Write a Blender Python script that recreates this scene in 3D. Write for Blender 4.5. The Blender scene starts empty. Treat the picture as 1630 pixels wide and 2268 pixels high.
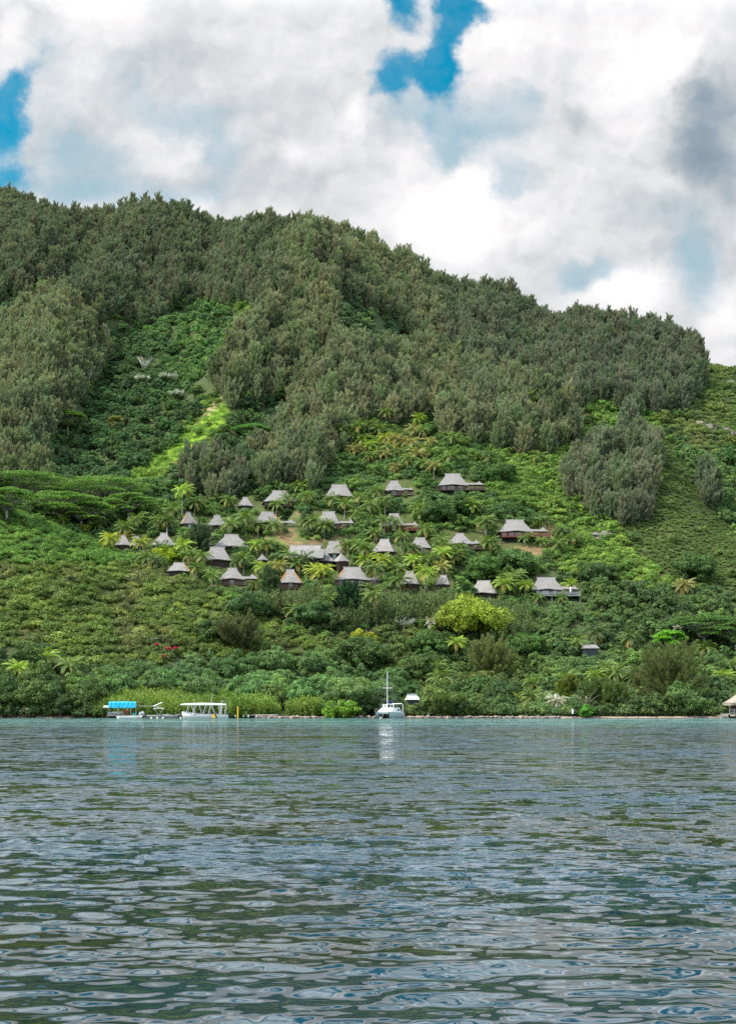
import bpy, math, random
import numpy as np
from mathutils import Vector, Matrix
random.seed(7)
RNG = np.random.default_rng(11)
SC = bpy.context.scene
COL = bpy.data.collections.new('place'); SC.collection.children.link(COL)

# ---------------------------------------------------------------- measuring
# photo coordinates (1630 x 2268) -> metres; the camera stands 2 m over the water and looks along +Y
F, CX, HY, CH = 3149.0, 815.0, 1569.0, 2.0
K = 1.5337                                   # photo pixels (2500 wide) per unit above
def at(u, v, d): return Vector(((u-CX)/F*d, d, CH+(HY-v)/F*d))
def proj(x, y, z): return CX+F*x/y, HY-F*(z-CH)/y

# ---------------------------------------------------------------- small noise library
_lat = np.random.default_rng(3).random((256, 256))
def vnoise(x, y):
    xi = np.floor(x).astype(int); yi = np.floor(y).astype(int); fx = x-xi; fy = y-yi
    fx = fx*fx*(3-2*fx); fy = fy*fy*(3-2*fy)
    g = lambda a, b: _lat[a & 255, b & 255]
    return (g(xi, yi)*(1-fx)+g(xi+1, yi)*fx)*(1-fy)+(g(xi, yi+1)*(1-fx)+g(xi+1, yi+1)*fx)*fy
def fbm(x, y, o=4):
    s = 0; a = .5; t = 0
    for i in range(o):
        s = s+a*vnoise(x*2**i+17.3*i, y*2**i+9.1*i); t += a; a *= .5
    return s/t

# ---------------------------------------------------------------- the hillside
COLS = {
-260:[(285,1591),(300,1556),(320,1480),(345,1350),(375,1200),(400,1110),(430,1100),(460,1090),(500,1010),(550,890),(600,790),(640,700),(680,650),(720,570),(770,500),(830,440),(900,520)],
0:[(285,1591),(300,1562),(320,1500),(345,1385),(375,1245),(400,1152),(430,1135),(460,1110),(500,1020),(550,900),(600,795),(640,700),(680,680),(720,600),(770,520),(830,452),(900,520)],
100:[(285,1591),(300,1566),(320,1515),(345,1400),(375,1260),(400,1172),(430,1160),(460,1125),(500,1020),(550,890),(600,770),(640,690),(680,655),(720,585),(775,520),(825,497),(900,560)],
200:[(285,1591),(300,1570),(320,1530),(345,1420),(375,1295),(397,1225),(430,1190),(460,1120),(500,1040),(550,950),(600,860),(650,745),(700,640),(755,560),(800,512),(880,580)],
300:[(285,1591),(300,1574),(320,1550),(345,1440),(375,1325),(390,1270),(415,1218),(440,1150),(480,1060),(530,980),(580,890),(640,780),(700,650),(760,540),(800,485),(880,560)],
400:[(285,1591),(300,1575),(320,1557),(345,1465),(370,1350),(385,1298),(400,1250),(420,1190),(450,1110),(490,1030),(540,940),(600,850),(660,730),(720,600),(785,502),(860,570)],
500:[(285,1591),(300,1575),(320,1560),(345,1480),(360,1410),(375,1335),(390,1290),(410,1220),(430,1165),(460,1090),(495,990),(525,900),(560,835),(600,790),(660,680),(710,600),(770,522),(850,590)],
600:[(285,1591),(300,1576),(320,1562),(345,1490),(365,1395),(380,1315),(390,1290),(410,1210),(430,1150),(455,1080),(490,1000),(530,890),(570,790),(620,690),(680,600),(750,528),(830,600)],
700:[(285,1591),(300,1576),(325,1560),(345,1500),(362,1415),(378,1322),(388,1292),(410,1215),(430,1150),(452,1085),(490,990),(530,870),(570,750),(605,660),(650,630),(700,585),(745,535),(830,600)],
800:[(285,1591),(300,1576),(325,1560),(345,1505),(365,1415),(380,1325),(390,1290),(412,1215),(432,1150),(452,1088),(490,1000),(530,890),(570,790),(620,690),(680,615),(735,555),(810,620)],
900:[(285,1591),(300,1576),(325,1560),(345,1510),(365,1420),(380,1332),(390,1290),(415,1215),(435,1155),(452,1095),(480,1010),(520,920),(560,850),(610,770),(670,680),(725,600),(800,670)],
1000:[(285,1591),(300,1576),(325,1562),(345,1515),(365,1430),(380,1345),(392,1300),(413,1220),(432,1150),(447,1088),(480,1000),(520,930),(560,880),(600,830),(650,755),(710,672),(790,740)],
1100:[(285,1591),(300,1576),(325,1562),(345,1515),(368,1430),(382,1352),(394,1305),(414,1225),(430,1160),(447,1105),(480,1030),(520,955),(560,895),(600,838),(650,755),(705,684),(790,750)],
1200:[(285,1591),(300,1576),(325,1562),(345,1515),(368,1430),(382,1358),(394,1310),(414,1225),(430,1170),(450,1110),(480,1040),(520,965),(560,900),(600,845),(650,785),(702,725),(790,790)],
1300:[(285,1591),(300,1576),(325,1562),(345,1510),(368,1430),(385,1350),(400,1290),(425,1210),(450,1130),(480,1040),(515,955),(560,890),(600,850),(645,795),(690,738),(780,800)],
1400:[(285,1591),(300,1576),(325,1560),(345,1505),(368,1430),(385,1350),(400,1290),(425,1210),(450,1125),(480,1040),(510,945),(540,925),(570,890),(610,840),(650,790),(685,752),(780,810)],
1500:[(285,1591),(300,1575),(325,1558),(345,1500),(368,1425),(385,1350),(400,1300),(425,1215),(450,1125),(472,1052),(482,1052),(510,1025),(550,950),(600,870),(650,805),(682,758),(750,830)],
1630:[(285,1591),(300,1575),(325,1556),(345,1500),(368,1430),(385,1370),(405,1300),(425,1235),(440,1192),(452,1198),(480,1140),(520,1040),(560,960),(600,890),(640,820),(690,900)],
1900:[(285,1591),(300,1575),(325,1556),(345,1500),(368,1440),(385,1400),(400,1380),(425,1360),(450,1280),(490,1180),(530,1080),(580,980),(620,920),(680,980)],
}
US = np.arange(-420, 2081, 10.0); DS = np.arange(283, 901, 2.0)
def _build():
    ks = sorted(COLS); rows = []
    for k in ks:
        a = np.array(COLS[k], float)
        v = np.interp(DS, a[:, 0], a[:, 1])
        z = CH+(HY-v)/F*DS
        bey = DS > a[-1, 0]
        z[bey] = np.maximum(0, CH+(HY-a[-1, 1])/F*a[-1, 0]-(DS[bey]-a[-1, 0])*.55)
        rows.append(z)
    rows = np.array(rows)
    g = np.array([np.interp(US, ks, rows[:, j]) for j in range(len(DS))])      # [d, u]
    def sm(a, s, ax):
        n = int(3*s)+1; k = np.exp(-.5*(np.arange(-n, n+1)/s)**2); k /= k.sum()
        p = np.pad(a, [(n, n) if i == ax else (0, 0) for i in (0, 1)], mode='edge')
        return np.apply_along_axis(lambda r: np.convolve(r, k, 'valid'), ax, p)
    g = sm(sm(g, 2.2, 1), 2.0, 0)
    X = (US[None, :]-CX)/F*DS[:, None]; Y = np.repeat(DS[:, None], len(US), 1)
    w = np.clip((DS-300)/90, 0, 1)[:, None]
    g = g+w*(7*(fbm(X/55+3, Y/80+5, 3)-.5)+3.0*(fbm(X/16+8, Y/20+1, 3)-.5)+1.0*(fbm(X/5, Y/5, 2)-.5))
    g = g-np.clip((287-DS)/4, 0, 1)[:, None]*2.0
    # low flat bank at the water with an uneven edge
    sh = 286+1.2*(fbm(X/9, X*0+2, 3)-.5)
    g = np.where(Y < sh+1.5, np.minimum(g, (Y-sh)*.8+.1), g)
    return g
G = _build()
PADS = []                                    # (cx, cy, half width, half depth, rot, z): levelled house sites
def H(x, y):
    x = np.asarray(x, float); y = np.asarray(y, float)
    u = CX+F*x/np.maximum(y, 1); fu = np.clip((u-US[0])/10, 0, len(US)-1.001); fd = np.clip((y-DS[0])/2, 0, len(DS)-1.001)
    i = fu.astype(int); j = fd.astype(int); a = fu-i; b = fd-j
    z = (G[j, i]*(1-a)+G[j, i+1]*a)*(1-b)+(G[j+1, i]*(1-a)+G[j+1, i+1]*a)*b
    for cx, cy, hw, hd, r, pz in PADS:
        c, s = math.cos(-r), math.sin(-r); lx = (x-cx)*c-(y-cy)*s; ly = (x-cx)*s+(y-cy)*c
        o = np.maximum(np.maximum(np.abs(lx)-hw, np.abs(ly)-hd), 0)
        z = np.minimum(z, pz+o*1.3)
    return z
def findd(u, v, h=0.0, d0=286.0):
    """first distance at which something h metres over the ground shows at photo height v"""
    d = np.arange(d0, 880, .5); x = (u-CX)/F*d
    vv = HY-F*(H(x, d)+h-CH)/d
    k = np.argmax(vv <= v)
    return float(d[k]) if vv[k] <= v else 700.0

def relief(lines):
    global G
    X = (US[None, :]-CX)/F*DS[:, None]; Y = np.repeat(DS[:, None], len(US), 1); add = np.zeros_like(G)
    for amp, w, pts in lines:
        P = []
        for u, v in pts: d = findd(u, v, 6); P.append(((u-CX)/F*d, d))
        best = np.full(G.shape, 1e9)
        for (x0, y0), (x1, y1) in zip(P, P[1:]):
            L2 = (x1-x0)**2+(y1-y0)**2+1e-6; t = np.clip(((X-x0)*(x1-x0)+(Y-y0)*(y1-y0))/L2, 0, 1); best = np.minimum(best, np.hypot(X-x0-t*(x1-x0), Y-y0-t*(y1-y0)))
        add += amp*np.exp(-(best/w)**2)
    G = G+add
relief([(-13, 15, [(215, 500), (175, 560), (130, 615), (60, 665), (-60, 710)]), (-14, 15, [(735, 640), (820, 690), (900, 745), (960, 800), (1040, 850)]), (-5, 13, [(1000, 640), (975, 700), (960, 760)]),
 (-9, 12, [(655, 800), (640, 860), (590, 940), (560, 985)]), (-9, 16, [(1150, 835), (1240, 865), (1340, 880)]), (-10, 12, [(470, 500), (450, 570), (430, 640)]), (-8, 10, [(330, 560), (320, 620), (300, 690)]), (-4, 12, [(1215, 690), (1190, 740), (1165, 800)]), (-7, 12, [(870, 560), (880, 640), (900, 700)]),
 (-9, 12, [(235, 720), (215, 830), (150, 920), (112, 980)]), (12, 17, [(150, 655), (180, 740), (120, 860), (60, 960)]), (13, 18, [(690, 610), (610, 680), (545, 760), (510, 810)]), (9, 16, [(690, 610), (770, 720), (790, 800), (740, 900)]), (9, 14, [(1040, 810), (1110, 870), (1150, 920)]), (8, 14, [(1200, 880), (1260, 910)]),
 (9, 18, [(60, 450), (90, 540), (60, 610)]), (5, 16, [(300, 490), (280, 580), (260, 650)]), (4, 15, [(560, 520), (540, 600), (530, 660)]), (3, 16, [(1100, 660), (1080, 740)]), (3, 15, [(1300, 700), (1290, 800)])])

# ---------------------------------------------------------------- materials
def newmat(name):
    m = bpy.data.materials.new(name); m.use_nodes = True
    nt = m.node_tree; nt.nodes.clear(); return m, nt
class NG:
    def __init__(s, nt): s.nt = nt; s.L = nt.links
    def n(s, t, **k):
        x = s.nt.nodes.new(t)
        for a, b in k.items(): setattr(x, a, b)
        return x
    def put(s, sock, v):
        if hasattr(v, 'is_output') or isinstance(v, bpy.types.NodeSocket): s.L.new(v, sock)
        elif v is not None: sock.default_value = v
    def math(s, op, a, b=None, c=None, clamp=False):
        x = s.n('ShaderNodeMath', operation=op, use_clamp=clamp)
        for i, v in enumerate((a, b, c)): s.put(x.inputs[i], v)
        return x.outputs[0]
    def vec(s, op, a, b=None):
        x = s.n('ShaderNodeVectorMath', operation=op)
        s.put(x.inputs[0], a); s.put(x.inputs[1], b)
        return x.outputs['Value'] if op in ('LENGTH', 'DOT_PRODUCT', 'DISTANCE') else x.outputs[0]
    def mix(s, f, a, b, mode='MIX'):
        x = s.n('ShaderNodeMix', data_type='RGBA', blend_type=mode)
        s.put(x.inputs[0], f); s.put(x.inputs[6], a); s.put(x.inputs[7], b); return x.outputs[2]
    def noise(s, vec, scale, detail=4, rough=.55, out=0, dist=0):
        x = s.n('ShaderNodeTexNoise'); s.put(x.inputs['Vector'], vec)
        x.inputs['Scale'].default_value = scale; x.inputs['Detail'].default_value = detail
        x.inputs['Roughness'].default_value = rough; x.inputs['Distortion'].default_value = dist
        return x.outputs[out]
    def rng(s, v, a, b, c=0., d=1., smooth=True):
        x = s.n('ShaderNodeMapRange', interpolation_type='SMOOTHSTEP' if smooth else 'LINEAR')
        s.put(x.inputs[0], v)
        for i, q in enumerate((a, b, c, d)): s.put(x.inputs[1+i], q)
        return x.outputs[0]
    def ramp(s, f, stops):
        x = s.n('ShaderNodeValToRGB'); s.put(x.inputs[0], f); e = x.color_ramp.elements
        while len(e) < len(stops): e.new(.5)
        for q, (p, c) in zip(e, stops): q.position = p; q.color = (*c, 1)
        return x.outputs[0]
    def attr(s, name, typ='GEOMETRY'):
        x = s.n('ShaderNodeAttribute', attribute_name=name, attribute_type=typ); return x
    def princ(s, col, rough=.6, spec=.4, **k):
        b = s.n('ShaderNodeBsdfPrincipled'); s.put(b.inputs['Base Color'], col); s.put(b.inputs['Roughness'], rough)
        b.inputs['Specular IOR Level'].default_value = spec
        for a, v in k.items(): s.put(b.inputs[a], v)
        return b
    def out(s, sh): o = s.n('ShaderNodeOutputMaterial'); s.L.new(sh, o.inputs[0])

def leafmat(name, rough=.55, transl=.25, spec=.35, dead=None):
    m, nt = newmat(name); g = NG(nt)
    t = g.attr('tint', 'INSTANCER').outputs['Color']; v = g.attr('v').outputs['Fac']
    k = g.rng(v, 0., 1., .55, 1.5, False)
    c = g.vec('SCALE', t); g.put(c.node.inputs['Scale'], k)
    if dead: c = g.mix(g.rng(v, dead[0], 1., 0., .9, False), c, (*dead[1], 1))
    b = g.princ(c, rough, spec)
    tr = g.n('ShaderNodeBsdfTranslucent'); c2 = g.mix(1., c, (.9, 1.0, .45, 1), 'MULTIPLY'); g.put(tr.inputs[0], c2)
    ms = g.n('ShaderNodeMixShader'); ms.inputs[0].default_value = transl
    g.L.new(b.outputs[0], ms.inputs[1]); g.L.new(tr.outputs[0], ms.inputs[2]); g.out(ms.outputs[0]); return m
def plain(name, col, rough=.6, spec=.4, var=.25, scale=3., metal=0., stretch=(1, 1, 1)):
    m, nt = newmat(name); g = NG(nt)
    tc = g.n('ShaderNodeTexCoord').outputs['Object']; tc = g.vec('MULTIPLY', tc, stretch)
    n = g.noise(tc, scale, 5, .65)
    c = g.mix(g.rng(n, .3, .7), tuple(x*(1-var) for x in col)+(1,), tuple(min(1, x*(1+var)) for x in col)+(1,))
    b = g.princ(c, rough, spec, Metallic=metal); g.out(b.outputs[0]); return m
M = {}
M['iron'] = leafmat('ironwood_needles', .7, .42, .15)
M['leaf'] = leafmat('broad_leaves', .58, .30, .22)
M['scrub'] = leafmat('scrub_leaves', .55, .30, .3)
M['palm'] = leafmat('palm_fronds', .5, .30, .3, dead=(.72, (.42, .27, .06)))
M['bark'] = plain('bark', (.16, .13, .10), .9, .2, .35, 2, stretch=(1, 1, .3))
M['palebark'] = plain('pale_bark', (.34, .31, .27), .85, .2, .3, 2)
M['deadwood'] = plain('dead_wood', (.42, .39, .36), .85, .2, .25, 2)
M['wall'] = plain('dark_timber_wall', (.045, .026, .020), .7, .3, .45, 4, stretch=(6, 6, .5))
M['under'] = plain('near_black_timber', (.016, .016, .017), .8, .2, .3, 3)
M['reddeck'] = plain('red_brown_timber', (.17, .050, .038), .65, .3, .3, 3, stretch=(.5, 3, 3))
M['browndeck'] = plain('brown_timber', (.085, .055, .045), .7, .3, .3, 3, stretch=(.5, 3, 3))
M['greydeck'] = plain('weathered_timber', (.26, .26, .26), .8, .2, .3, 3, stretch=(.5, 3, 3))
M['glass'] = plain('curtained_window_glass', (.34, .42, .42), .12, .6, .35, 2.5)
M['frame'] = plain('dark_window_frame', (.05, .06, .06), .5, .4, .1)
M['white'] = plain('white_painted_metal', (.78, .78, .76), .35, .5, .05)
M['gel'] = plain('white_boat_hull', (.72, .75, .76), .25, .5, .05, 1.5)
M['shadedhull'] = plain('shaded_white_hull', (.36, .46, .49), .3, .5, .08, 1.5)  # white hull, bluish shade put into its colour
M['alu'] = plain('weathered_aluminium', (.42, .43, .44), .4, .5, .15, 3, metal=.5)
M['dark'] = plain('black_rubber', (.02, .02, .022), .5, .4, .2)
M['navy'] = plain('navy_canvas', (.02, .04, .13), .8, .2, .2)
M['yellow'] = plain('yellow_paint', (.72, .50, .03), .5, .4, .08)
M['buoy'] = plain('pale_plastic', (.72, .68, .50), .5, .4, .1)
M['stone'] = plain('shore_rock', (.21, .18, .155), .9, .2, .45, 1.6)
M['pinkstone'] = plain('coral_rubble', (.33, .24, .20), .9, .2, .35, 2)
M['concrete'] = plain('quay_concrete', (.42, .39, .35), .9, .2, .2, 2)
M['skin'] = plain('skin', (.24, .12, .075), .6, .3, .05)
M['red'] = plain('red_cloth', (.42, .04, .03), .9, .1, .15)
M['greencloth'] = plain('teal_cloth', (.03, .30, .26), .9, .1, .15)
M['orange'] = plain('fresh_orange_shingles', (.36, .19, .10), .8, .2, .25, 6)
M['pink'] = plain('bougainvillea_flowers', (.55, .03, .10), .6, .2, .3, 2)
M['blossom'] = plain('cream_blossom', (.50, .52, .40), .7, .2, .2, 2)
def tarpm():
    m, nt = newmat('blue_tarpaulin'); g = NG(nt)
    tc = g.n('ShaderNodeTexCoord').outputs['Object']
    w = g.noise(g.vec('MULTIPLY', tc, (3, 1, .5)), 2.2, 4, .6)
    c = g.mix(g.rng(w, .35, .65), (.005, .33, .58, 1), (.03, .50, .72, 1))
    b = g.princ(c, .45, .4); bp = g.n('ShaderNodeBump'); bp.inputs['Strength'].default_value = .5; g.put(bp.inputs['Height'], w); g.L.new(bp.outputs[0], b.inputs['Normal'])
    g.out(b.outputs[0]); return m
M['tarp'] = tarpm()
def roofm(name, a, b, sc=1.0):
    m, nt = newmat(name); g = NG(nt)
    tc = g.n('ShaderNodeTexCoord').outputs['Object']
    n1 = g.noise(g.vec('MULTIPLY', tc, (3.2*sc, 3.2*sc, 1.6*sc)), 1.6, 6, .7)
    n2 = g.noise(tc, .35, 3, .6)
    n3 = g.noise(g.vec('MULTIPLY', tc, (9, 9, 1.0)), .8, 3, .6)
    wv = g.n('ShaderNodeTexWave', wave_type='BANDS', bands_direction='Z'); g.put(wv.inputs['Vector'], tc)
    wv.inputs['Scale'].default_value = 1.15; wv.inputs['Distortion'].default_value = 1.2; wv.inputs['Detail'].default_value = 2
    c = g.mix(g.rng(n1, .36, .64), (*a, 1), (*b, 1))
    c = g.mix(g.rng(n2, .3, .75, 0, .45), c, (.17, .15, .13, 1))
    c = g.mix(g.rng(n3, .55, .75, 0, .4), c, (.40, .37, .36, 1))
    c = g.mix(g.rng(wv.outputs[1], .0, .25, .28, 0.), c, (.07, .06, .06, 1))
    bs = g.princ(c, .85, .25); bp = g.n('ShaderNodeBump'); bp.inputs['Strength'].default_value = .8; bp.inputs['Distance'].default_value = .15
    g.put(bp.inputs['Height'], n1); g.L.new(bp.outputs[0], bs.inputs['Normal']); g.out(bs.outputs[0]); return m
M['roof'] = roofm('weathered_grey_shingles', (.150, .138, .138), (.345, .318, .312))
M['roof2'] = roofm('bleached_shingles', (.19, .172, .168), (.39, .36, .345))
M['thatch'] = roofm('pandanus_thatch', (.28, .22, .17), (.50, .43, .36), 1.6)

# ---------------------------------------------------------------- mesh building
class MB:
    def __init__(s): s.v = []; s.f = []
    def add(s, vs, fs):
        o = len(s.v); s.v += [tuple(p) for p in vs]; s.f += [tuple(i+o for i in f) for f in fs]; return s
    def box(s, c, h, rz=0., taper=1.):
        cx, cy, cz = c; hx, hy, hz = h[0]/2, h[1]/2, h[2]/2; C_, S_ = math.cos(rz), math.sin(rz); vs = []
        for z, t in ((-hz, 1), (hz, taper)):
            for x, y in ((-hx, -hy), (hx, -hy), (hx, hy), (-hx, hy)):
                vs.append((cx+(x*C_-y*S_)*t, cy+(x*S_+y*C_)*t, cz+z))
        return s.add(vs, [(3, 2, 1, 0), (4, 5, 6, 7), (0, 1, 5, 4), (1, 2, 6, 5), (2, 3, 7, 6), (3, 0, 4, 7)])
    def tube(s, pts, rs, n=6, cap=True):
        pts = [Vector(p) for p in pts]; rings = []; vs = []
        if not hasattr(rs, '__len__'): rs = [rs]*len(pts)
        for i, p in enumerate(pts):
            t = (pts[min(i+1, len(pts)-1)]-pts[max(i-1, 0)]).normalized()
            a = t.cross(Vector((0, 0, 1)) if abs(t.z) < .95 else Vector((1, 0, 0))).normalized(); b = t.cross(a)
            for k in range(n):
                w = 2*math.pi*k/n; vs.append(p+(a*math.cos(w)+b*math.sin(w))*rs[i])
        fs = [(i*n+k, i*n+(k+1) % n, (i+1)*n+(k+1) % n, (i+1)*n+k) for i in range(len(pts)-1) for k in range(n)]
        if cap: fs += [tuple(range(n))[::-1], tuple(range((len(pts)-1)*n, len(pts)*n))]
        return s.add(vs, fs)
    def grid(s, P, close=False):
        r, c = len(P), len(P[0]); vs = [p for row in P for p in row]
        fs = [(i*c+j, i*c+(j+1) % c, (i+1)*c+(j+1) % c, (i+1)*c+j) for i in range(r-1) for j in range(c if close else c-1)]
        return s.add(vs, fs)
    def blob(s, c, r, seed=0, rough=.25, n=7, m=10):
        rr = random.Random(seed); P = []
        for i in range(n+1):
            a = math.pi*i/n; row = []
            for j in range(m):
                w = 2*math.pi*j/m; q = 1+rough*(rr.random()-.5)*(0 if i in (0, n) else 1)
                row.append((c[0]+r[0]*q*math.sin(a)*math.cos(w), c[1]+r[1]*q*math.sin(a)*math.sin(w), c[2]+r[2]*q*math.cos(a)))
            P.append(row)
        return s.grid(P, True)
    def mesh(s, name, mat, smooth=False):
        me = bpy.data.meshes.new(name); me.from_pydata(s.v, [], s.f); me.materials.append(mat)
        if smooth: me.polygons.foreach_set('use_smooth', [True]*len(me.polygons))
        me.update(); return me
    def build(s, name, mat, parent=None, loc=None, smooth=False):
        return link(name, s.mesh(name, mat, smooth), parent, loc)
def link(name, me, parent=None, loc=None):
    o = bpy.data.objects.new(name, me); COL.objects.link(o)
    if parent: o.parent = parent
    if loc is not None: o.location = loc
    return o
def empty(name, loc, rz=0.): 
    o = bpy.data.objects.new(name, None); COL.objects.link(o); o.location = loc; o.rotation_euler = (0, 0, rz); o.empty_display_size = .5; return o
def tag(o, label=None, cat=None, group=None, kind=None):
    for k, v in (('label', label), ('category', cat), ('group', group), ('kind', kind)):
        if v: o[k] = v
    return o

def npmesh(name, V, Fq, mat, vattr=None):
    """V (n,3), Fq (m,k)"""
    me = bpy.data.meshes.new(name); k = Fq.shape[1]
    me.vertices.add(len(V)); me.vertices.foreach_set('co', V.astype(np.float32).ravel())
    me.loops.add(Fq.size); me.loops.foreach_set('vertex_index', Fq.astype(np.int32).ravel())
    me.polygons.add(len(Fq)); me.polygons.foreach_set('loop_start', np.arange(0, Fq.size, k, dtype=np.int32))
    me.update(calc_edges=True); me.materials.append(mat)
    if vattr is not None:
        a = me.attributes.new('v', 'FLOAT', 'FACE'); a.data.foreach_set('value', np.asarray(vattr, np.float32))
    return me
def unit(a): return a/np.maximum(np.linalg.norm(a, axis=-1, keepdims=True), 1e-9)
def cards(c, along, nrm, ln, wd):
    """diamond leaves: centre, long axis, rough normal, length, width -> verts, faces"""
    along = unit(along); side = unit(np.cross(nrm, along)); ln = np.broadcast_to(ln, (len(c),))[:, None]; wd = np.broadcast_to(wd, (len(c),))[:, None]
    V = np.stack([c-along*ln*.5, c+side*wd*.5+along*ln*.05, c+along*ln*.5, c-side*wd*.5+along*ln*.05], 1).reshape(-1, 3)
    return V, np.arange(len(V)).reshape(-1, 4)
def rdir(r, n): return unit(r.normal(size=(n, 3)))
class Crown:
    def __init__(s): s.V = []; s.Fq = []; s.a = []; s.n = 0
    def add(s, V, Fq, a): s.V.append(V); s.Fq.append(Fq+s.n); s.a.append(np.broadcast_to(a, (len(Fq),))); s.n += len(V)
    def mesh(s, name, mat): return npmesh(name, np.concatenate(s.V), np.concatenate(s.Fq), mat, np.concatenate(s.a))

def clumps_at(c, r, o, R, hz, clumps, per, leaf, low, vo=0.):
    d = rdir(r, clumps*3); d = d[d[:, 2] > low][:clumps]
    cen = o+d*np.array([R, R, hz])*r.uniform(.60, 1.08, (len(d), 1)); cr = r.uniform(.22, .46, len(d))*R
    for i in range(len(d)):
        n = rdir(r, per*2); n = n[(n@unit(d[i]+np.array([0, 0, .6]))) > -.25][:per]
        p = cen[i]+n*cr[i]*np.array([1, 1, .8])*(.62+.75*r.beta(1.6, 2.2, (len(n), 1)))
        nn = unit(n+.8*rdir(r, len(n))+np.array([0, 0, .15])); al = np.cross(nn, rdir(r, len(n)))+np.array([0, 0, -.1])
        s = leaf*r.uniform(.5, 1.35, len(n)); V, Q = cards(p, al, nn, s, s*.62)
        c.add(V, Q, np.clip(r.normal(.45, .17, len(n))+r.normal(0, .17)+vo, 0, 1))
def crown_broad(seed, R=4., hz=3.0, zc=4.2, clumps=30, per=80, leaf=.5, core=True, flat=0.15, mat='leaf', low=-.75, lobes=4):
    r = np.random.default_rng(seed); c = Crown()
    clumps_at(c, r, np.array([0, 0, zc*.92]), R*.62, hz*.78, clumps//3, per, leaf, low)
    for k in range(lobes):
        a = k*6.283/lobes+r.uniform(-.5, .5); q = R*r.uniform(.34, .60); s = r.uniform(.36, .58)
        o = np.array([math.cos(a)*q, math.sin(a)*q, zc+hz*r.uniform(-.45, .42)])
        clumps_at(c, r, o, R*s, hz*s*1.1, max(5, (clumps*2//3)//lobes), per, leaf, low, r.normal(0, .08))
    if core: add_core(c, r, R*.58, hz*.62, zc-.25)
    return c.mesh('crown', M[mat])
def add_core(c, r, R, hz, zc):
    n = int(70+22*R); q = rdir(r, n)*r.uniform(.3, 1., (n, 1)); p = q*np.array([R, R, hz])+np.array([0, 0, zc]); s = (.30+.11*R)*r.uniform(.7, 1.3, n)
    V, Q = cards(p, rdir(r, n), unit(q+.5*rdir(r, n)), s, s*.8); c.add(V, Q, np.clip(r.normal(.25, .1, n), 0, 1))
def crown_iron(seed, h=13., R=3.2, plumes=46, per=66, base=.16, fine=1.):
    r = np.random.default_rng(seed); c = Crown(); lean = r.normal(0, .07, 2); tops = r.normal(0, R*.45, (3, 2)); tops[0] = 0
    for k in range(plumes):
        t = base+(1-base)*((k+.5)/plumes)**.85; w = k*2.399+r.uniform(-.4, .4)
        L = (R*1.25)*(1.08-t*.38)*r.uniform(.75, 1.15); up = r.uniform(.4, .9)+t*t*1.0
        d = unit(np.array([math.cos(w), math.sin(w), up])); tp = tops[k % 3]*t; o = np.array([lean[0]*h*t+tp[0], lean[1]*h*t+tp[1], h*t*(.80, .72, .64)[k % 3]*r.uniform(.9, 1.05)])
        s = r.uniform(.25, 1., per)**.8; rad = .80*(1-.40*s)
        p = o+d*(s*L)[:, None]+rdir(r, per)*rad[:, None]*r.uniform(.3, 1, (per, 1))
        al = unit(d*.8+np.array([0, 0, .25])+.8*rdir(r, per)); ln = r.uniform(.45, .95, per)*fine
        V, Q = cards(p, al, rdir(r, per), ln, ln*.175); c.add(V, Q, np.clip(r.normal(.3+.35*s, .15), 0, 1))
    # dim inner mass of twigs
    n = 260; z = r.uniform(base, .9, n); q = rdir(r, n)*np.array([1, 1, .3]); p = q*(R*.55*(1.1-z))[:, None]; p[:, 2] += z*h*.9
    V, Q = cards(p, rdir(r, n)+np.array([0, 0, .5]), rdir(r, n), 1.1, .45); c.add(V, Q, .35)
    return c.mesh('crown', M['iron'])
def crown_scrub(seed, R=1.7, h=2.2, clumps=12, per=44, leaf=.30, mat='scrub'):
    r = np.random.default_rng(seed); c = Crown()
    for i in range(clumps):
        a = r.uniform(0, 6.28); q = math.sqrt(r.uniform(0, 1))*R*.8; zc = h*(.75-.45*(q/R)**2)*r.uniform(.7, 1.1); cr = r.uniform(.4, .75)*R*.6
        n = rdir(r, per*2); n = n[n[:, 2] > -.3][:per]
        p = np.array([math.cos(a)*q, math.sin(a)*q, zc])+n*cr*np.array([1, 1, .85])*(.6+.95*r.beta(1.5, 2.4, (len(n), 1)))
        nn = unit(n+.6*rdir(r, len(n))); al = np.cross(nn, rdir(r, len(n))); s = leaf*r.uniform(.5, 1.5, len(n))
        V, Q = cards(p, al, nn, s, s*.6); c.add(V, Q, np.clip(r.normal(.45, .2, len(n))+.12*(i % 3-1), 0, 1))
    add_core(c, r, R*.62, h*.36, h*.28)
    return c.mesh('crown', M[mat])
def crown_wispy(seed, R=2.2, h=4.5, stems=34, per=34):
    """upright brushy growth: mangrove thicket, young ironwoods"""
    r = np.random.default_rng(seed); c = Crown()
    for k in range(stems):
        a = r.uniform(0, 6.28); q = math.sqrt(r.uniform(0, 1))*R; top = h*r.uniform(.6, 1.05)*(1-.25*(q/R)**2); n = per
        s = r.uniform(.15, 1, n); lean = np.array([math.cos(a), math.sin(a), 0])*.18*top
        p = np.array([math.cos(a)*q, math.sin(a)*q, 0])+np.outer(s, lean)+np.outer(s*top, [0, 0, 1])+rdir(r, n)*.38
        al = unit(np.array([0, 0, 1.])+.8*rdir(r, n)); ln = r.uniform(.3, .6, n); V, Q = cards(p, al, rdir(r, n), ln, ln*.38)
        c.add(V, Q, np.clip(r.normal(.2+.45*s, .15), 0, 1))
    return c.mesh('crown', M['scrub'])
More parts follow.
